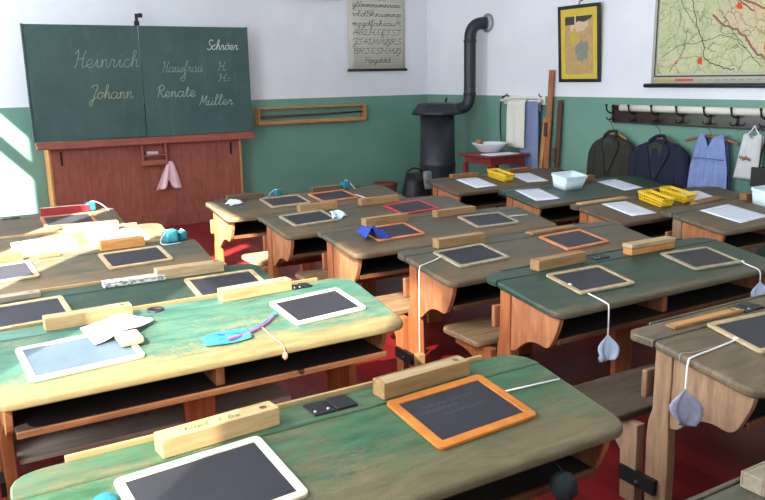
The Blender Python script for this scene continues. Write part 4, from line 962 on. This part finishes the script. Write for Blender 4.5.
ml.add([(-.62, -.0205, .030), (-.42, -.0205, .030), (-.42, -.0205, .05), (-.62, -.0205, .05)], [(0, 1, 2, 3)], 4)
for k in range(14): ml.ribbon([(-.35+.08*k, .04), (-.33+.08*k, .04), (-.30+.08*k, .04)], .010, ax, 0, 6)
ml.build('map_print', ['mapgreen', 'mapdark', 'mapborder', 'mappink', 'mapred', 'mapocre', 'chartline'], t)
MB().tube([(-mw/2-.06, -.03, -.01), (mw/2+.06, -.03, -.01)], .02, 10).build('bottom_rod', 'blackwood', t)
MB().tube([(-mw/2-.06, -.03, mh+.01), (mw/2+.06, -.03, mh+.01)], .02, 10).build('top_rod', 'blackwood', t)

# ------------------------------------------------------------------ coat rack and hung things
HOOKY = [5.78, 5.49, 5.21, 4.92, 4.62, 4.34, 4.06]
t = wall_piece('coat_rack', 'long dark brown wall board with black double hooks on the right wall', 'coat rack', 4.9, 0)
MB().box(-.89, 1.0, -.03, 0, 1.145, 1.325).build('board', 'rackdark', t, .005)
MB().box(-.89, 1.0, -.04, -.0305, 1.145, 1.158).build('board_edge', 'blackwood', t)
for y in HOOKY:
    x = 4.9-y
    hk = MB().box(x-.012, x+.012, -.036, -.030, 1.175, 1.29)
    hk.tube(smooth_path([(x, -.033, 1.25), (x, -.07, 1.245), (x, -.115, 1.27), (x, -.13, 1.32)], 4), .008, 7)
    hk.lathe([(0, .015), (.012, .008), (.014, 0), (.008, -.01)], 8, (x, -.13, 1.325))
    for s in (-1, 1): hk.tube(smooth_path([(x, -.033, 1.195), (x+s*.015, -.055, 1.175), (x+s*.035, -.07, 1.18), (x+s*.042, -.075, 1.205)], 4), .007, 6)
    hk.build('double_hook', 'iron', t)
t = thing('rolled_map', 'long ivory rolled-up map lying on the coat rack hooks', 'rolled map', (XR-.07, 4.95, 1.30))
MB().tube([(0, .69, 0), (0, -1.0, 0)], .033, 18).build('roll', 'roll', t)
MB().tube([(0, .80, .012), (0, .69, .0)], [.02, .02], 10).build('rod_end', 'iron', t)

def hanger(y, z, x, w, label, mat='honey', hooky=None):
    """wooden bar with wire hook up to the coat hook"""
    t = thing('coat_hanger', label, 'hanger', (x, y, z), group='coat hangers on the rack')
    MB().tube(smooth_path([(0, -w, -.05), (0, -w*.5, -.012), (0, 0, 0), (0, w*.5, -.012), (0, w, -.05)], 5), .013, 8).build('bar', mat, t)
    dy = (hooky-y) if hooky is not None else 0; hx = (XR-.075)-x; top = 1.187-z
    MB().tube(smooth_path([(0, 0, .01), (0, dy*.3, top*.5), (hx*.6, dy*.9, top*.85), (hx, dy, top+.004), (hx+.012, dy, top-.012)], 5), .0028, 6).build('wire_hook', 'iron', t)
def jacket(name, label, y, z, mat, w=.235, x=XR-.10, open_=.07, liner=True):
    t = thing(name, label, 'jacket', (x, y, z), (0, 0, R(-90)))
    secs = [(-.72, w*1.10, .085, 0), (-.55, w*1.04, .085, 0), (-.38, w*.98, .08, 0), (-.2, w*.98, .08, 0), (-.10, w*.95, .07, 0), (-.055, w*.72, .055, 0), (-.03, w*.42, .045, 0), (-.012, w*.26, .04, 0)]
    rings = []
    for zz, hw, hd, c in secs:
        rings.append([(hw*math.copysign(abs(math.cos(a))**.75, math.cos(a)), -hd*.2+hd*math.copysign(abs(math.sin(a))**.8, math.sin(a))*(1+.12*math.sin(6*a+zz*9)), zz) for a in [2*math.pi*k/28 for k in range(28)]])
    MB().loft(rings).build('body', mat, t)
    for s in (-1, 1):
        MB().tube(smooth_path([(s*w*.74, -.005, -.095), (s*w*.95, -.02, -.16), (s*w*1.06, -.03, -.32), (s*w*1.12, -.03, -.50), (s*w*1.15, -.035, -.64)], 5), [.036+.036*min(1, k/7)-.014*max(0, (k-8)/12) for k in range(21)], 12).build('sleeve', mat, t)
        lap = [(s*.012, -.108, -.42), (s*open_, -.098, -.06), (s*(open_-.03), -.075, -.012), (s*(open_+.055), -.085, -.075), (s*(open_+.07), -.099, -.15), (s*.06, -.112, -.34)]
        m = MB(); m.add(lap, [tuple(range(6))]); m.build('lapel', mat, t, solid=.008)
    if liner:
        m = MB(); m.add([(.0, -.098, -.40), (open_, -.090, -.06), (0, -.08, -.035), (-open_, -.090, -.06)], [(0, 1, 2, 3)]); m.build('lining', 'lining', t, solid=.004)
    MB().tube(smooth_path([(-open_*1.05, -.075, -.035), (-.05, -.03, .012), (0, .01, .02), (.05, -.03, .012), (open_*1.05, -.075, -.035)], 4), .016, 8).build('collar', mat, t)
    for zz in (-.46, -.58):
        o = MB().lathe([(0, .006), (.010, .004), (.011, 0)], 10, (.03, 0, 0)).build('button', 'blackwood', t)
        o.rotation_euler = (R(90), 0, 0); o.location = (0, -.112, zz)
hanger(5.68, 1.035, XR-.10, .16, 'wooden hanger inside the dark olive jacket', hooky=5.78)
hanger(5.08, 1.02, XR-.10, .16, 'wooden hanger inside the navy jacket', 'bx_brown', 5.21)
jacket('olive_jacket', 'dark olive wool jacket hanging left on the coat rack', 5.68, 1.045, 'olivejacket', .225)
jacket('navy_jacket', 'navy blue jacket hanging second on the coat rack, open front', 5.08, 1.03, 'navyjacket', .265, open_=.09)
hanger(4.54, 1.07, XR-.10, .27, 'wide wooden hanger holding the lavender pinafore', 'bx_brown', 4.62)
t = thing('pinafore', 'lavender blue pinafore dress with shoulder straps on a wooden hanger', 'dress', (XR-.10, 4.52, 1.07), (0, 0, R(-90)))
def pin(u, v, dep=1):
    hw = .13+.05*min(1, v*2.2)+.03*v; z = -v*.62-.10*math.exp(-((u-.5)**2)/.012)*max(0, 1-v*3.5)
    fold = (.006+.018*v)*math.sin(u*26+2*v)
    return ((u-.5)*2*hw, -.03*dep-.035*dep*math.sin(u*math.pi)-fold, z+.012)
m = MB().grid(pin, 48, 18); m.build('dress_front', 'lavender', t, solid=.006)
MB().grid(lambda u, v: ((u-.5)*2*(.13+.07*v), .025-.01*math.sin(u*20)*v, -v*.60+.0), 24, 10).build('dress_back', 'lavender2', t, solid=.006)
for s in (-1, 1):
    MB().tube([(s*.10, -.035, -.005), (s*.095, -.01, .02), (s*.10, .03, -.01)], .022, 8).build('strap', 'lavender', t)
MB().tube(smooth_path([(-.16, -.07, -.19), (-.08, -.09, -.185), (0, -.095, -.185), (.08, -.09, -.185), (.16, -.07, -.19)], 4), .006, 6).build('waist_seam', 'lavender2', t)
t = thing('linen_bag', 'grey-white linen bag with faint red print on the coat rack', 'bag', (XR-.09, 4.14, 1.10), (0, 0, R(-90)))
def bagf(u, v): return ((u-.5)*(.17+.06*v)-.04*v+.01, -.02-.03*math.sin(u*math.pi)*math.sin(.3+v*2.6)-.008*math.sin(u*17)*(1-v), -.37*v+.02*math.sin(u*9)*(1-v))
MB().grid(bagf, 20, 16).build('front', 'linen', t, solid=.006)
MB().grid(lambda u, v: ((u-.5)*(.17+.06*v)-.04*v+.01, .02, -.37*v), 10, 8).build('back', 'linen', t, solid=.006)
m = MB(); ax = lambda u, v, o: (u, -.064+o, v); m.ribbon([(-.07+.10*q/40, -.19+.016*math.sin(q*.8)+.008*math.sin(q*.31)) for q in range(41)], .008, ax); m.build('red_print', 'mapborder', t)
MB().tube(smooth_path([(-.06, 0, 0), (-.02, .01, .05), (.0, .015, .085), (.02, .01, .05), (.07, 0, 0)], 4), .005, 6).build('loop', 'string', t)
t = thing('leather_satchel', 'dark leather satchel hanging at the right picture edge below the rack', 'satchel', (XR-.10, 3.92, .60), (0, 0, R(-90)))
MB().box(-.16, .16, -.05, .07, 0, .24).build('body', 'leather', t, .015, 3)
MB().box(-.165, .165, -.062, -.051, .08, .245).build('flap', 'leather', t, .004)
MB().box(-.02, .02, -.069, -.063, .09, .13).build('buckle', 'brass', t, .003)
MB().tube(smooth_path([(-.14, .01, .235), (-.12, .01, .40), (-.06, .015, .55), (-.10, .02, .575), (-.02, .0, .40), (.12, .01, .235)], 5), .010, 6).build('strap', 'leather', t)

# ------------------------------------------------------------------ daylight
sd = Vector((.75, .60, -.82)).normalized()
sun = bpy.data.lights.new('sun', 'SUN'); sun.energy = 55; sun.angle = R(.8); sun.color = (1, .93, .80)
so = bpy.data.objects.new('sun', sun); COL.objects.link(so); so.rotation_euler = sd.to_track_quat('-Z', 'Y').to_euler()
def fill_light(name, loc, rot, sx, sy, e, c=(.88, .94, 1)):
    l = bpy.data.lights.new(name, 'AREA'); l.shape = 'RECTANGLE'; l.size = sx; l.size_y = sy; l.energy = e; l.color = c
    o = bpy.data.objects.new(name, l); COL.objects.link(o); o.location = loc; o.rotation_euler = rot
for y0, y1, e in ((.80, 2.30, 125), (2.95, 4.75, 200), (7.93, 9.05, 90)):
    fill_light('window_daylight', (XL-.02, (y0+y1)/2, 2.2), (0, R(-90), 0), 2.6, y1-y0, e)
for x in (1.2, 4.2): fill_light('window_daylight', (x, YB+.03, 2.2), (R(90), 0, 0), 1.4, 2.4, 40)  # fill lamps added in front of the windowless back wall
w = bpy.data.worlds.new('sky'); S.world = w; w.use_nodes = True
bg = w.node_tree.nodes['Background']; bg.inputs[0].default_value = (.62, .78, 1, 1); bg.inputs[1].default_value = 1.6

S.view_settings.view_transform = 'Standard'; S.view_settings.look = 'None'; S.view_settings.gamma = 1
S.view_settings.use_curve_mapping = False; S.view_settings.exposure = 0.0
S.cycles.use_denoising = True; S.cycles.max_bounces = 8; S.cycles.diffuse_bounces = 5; S.cycles.sample_clamp_indirect = 6
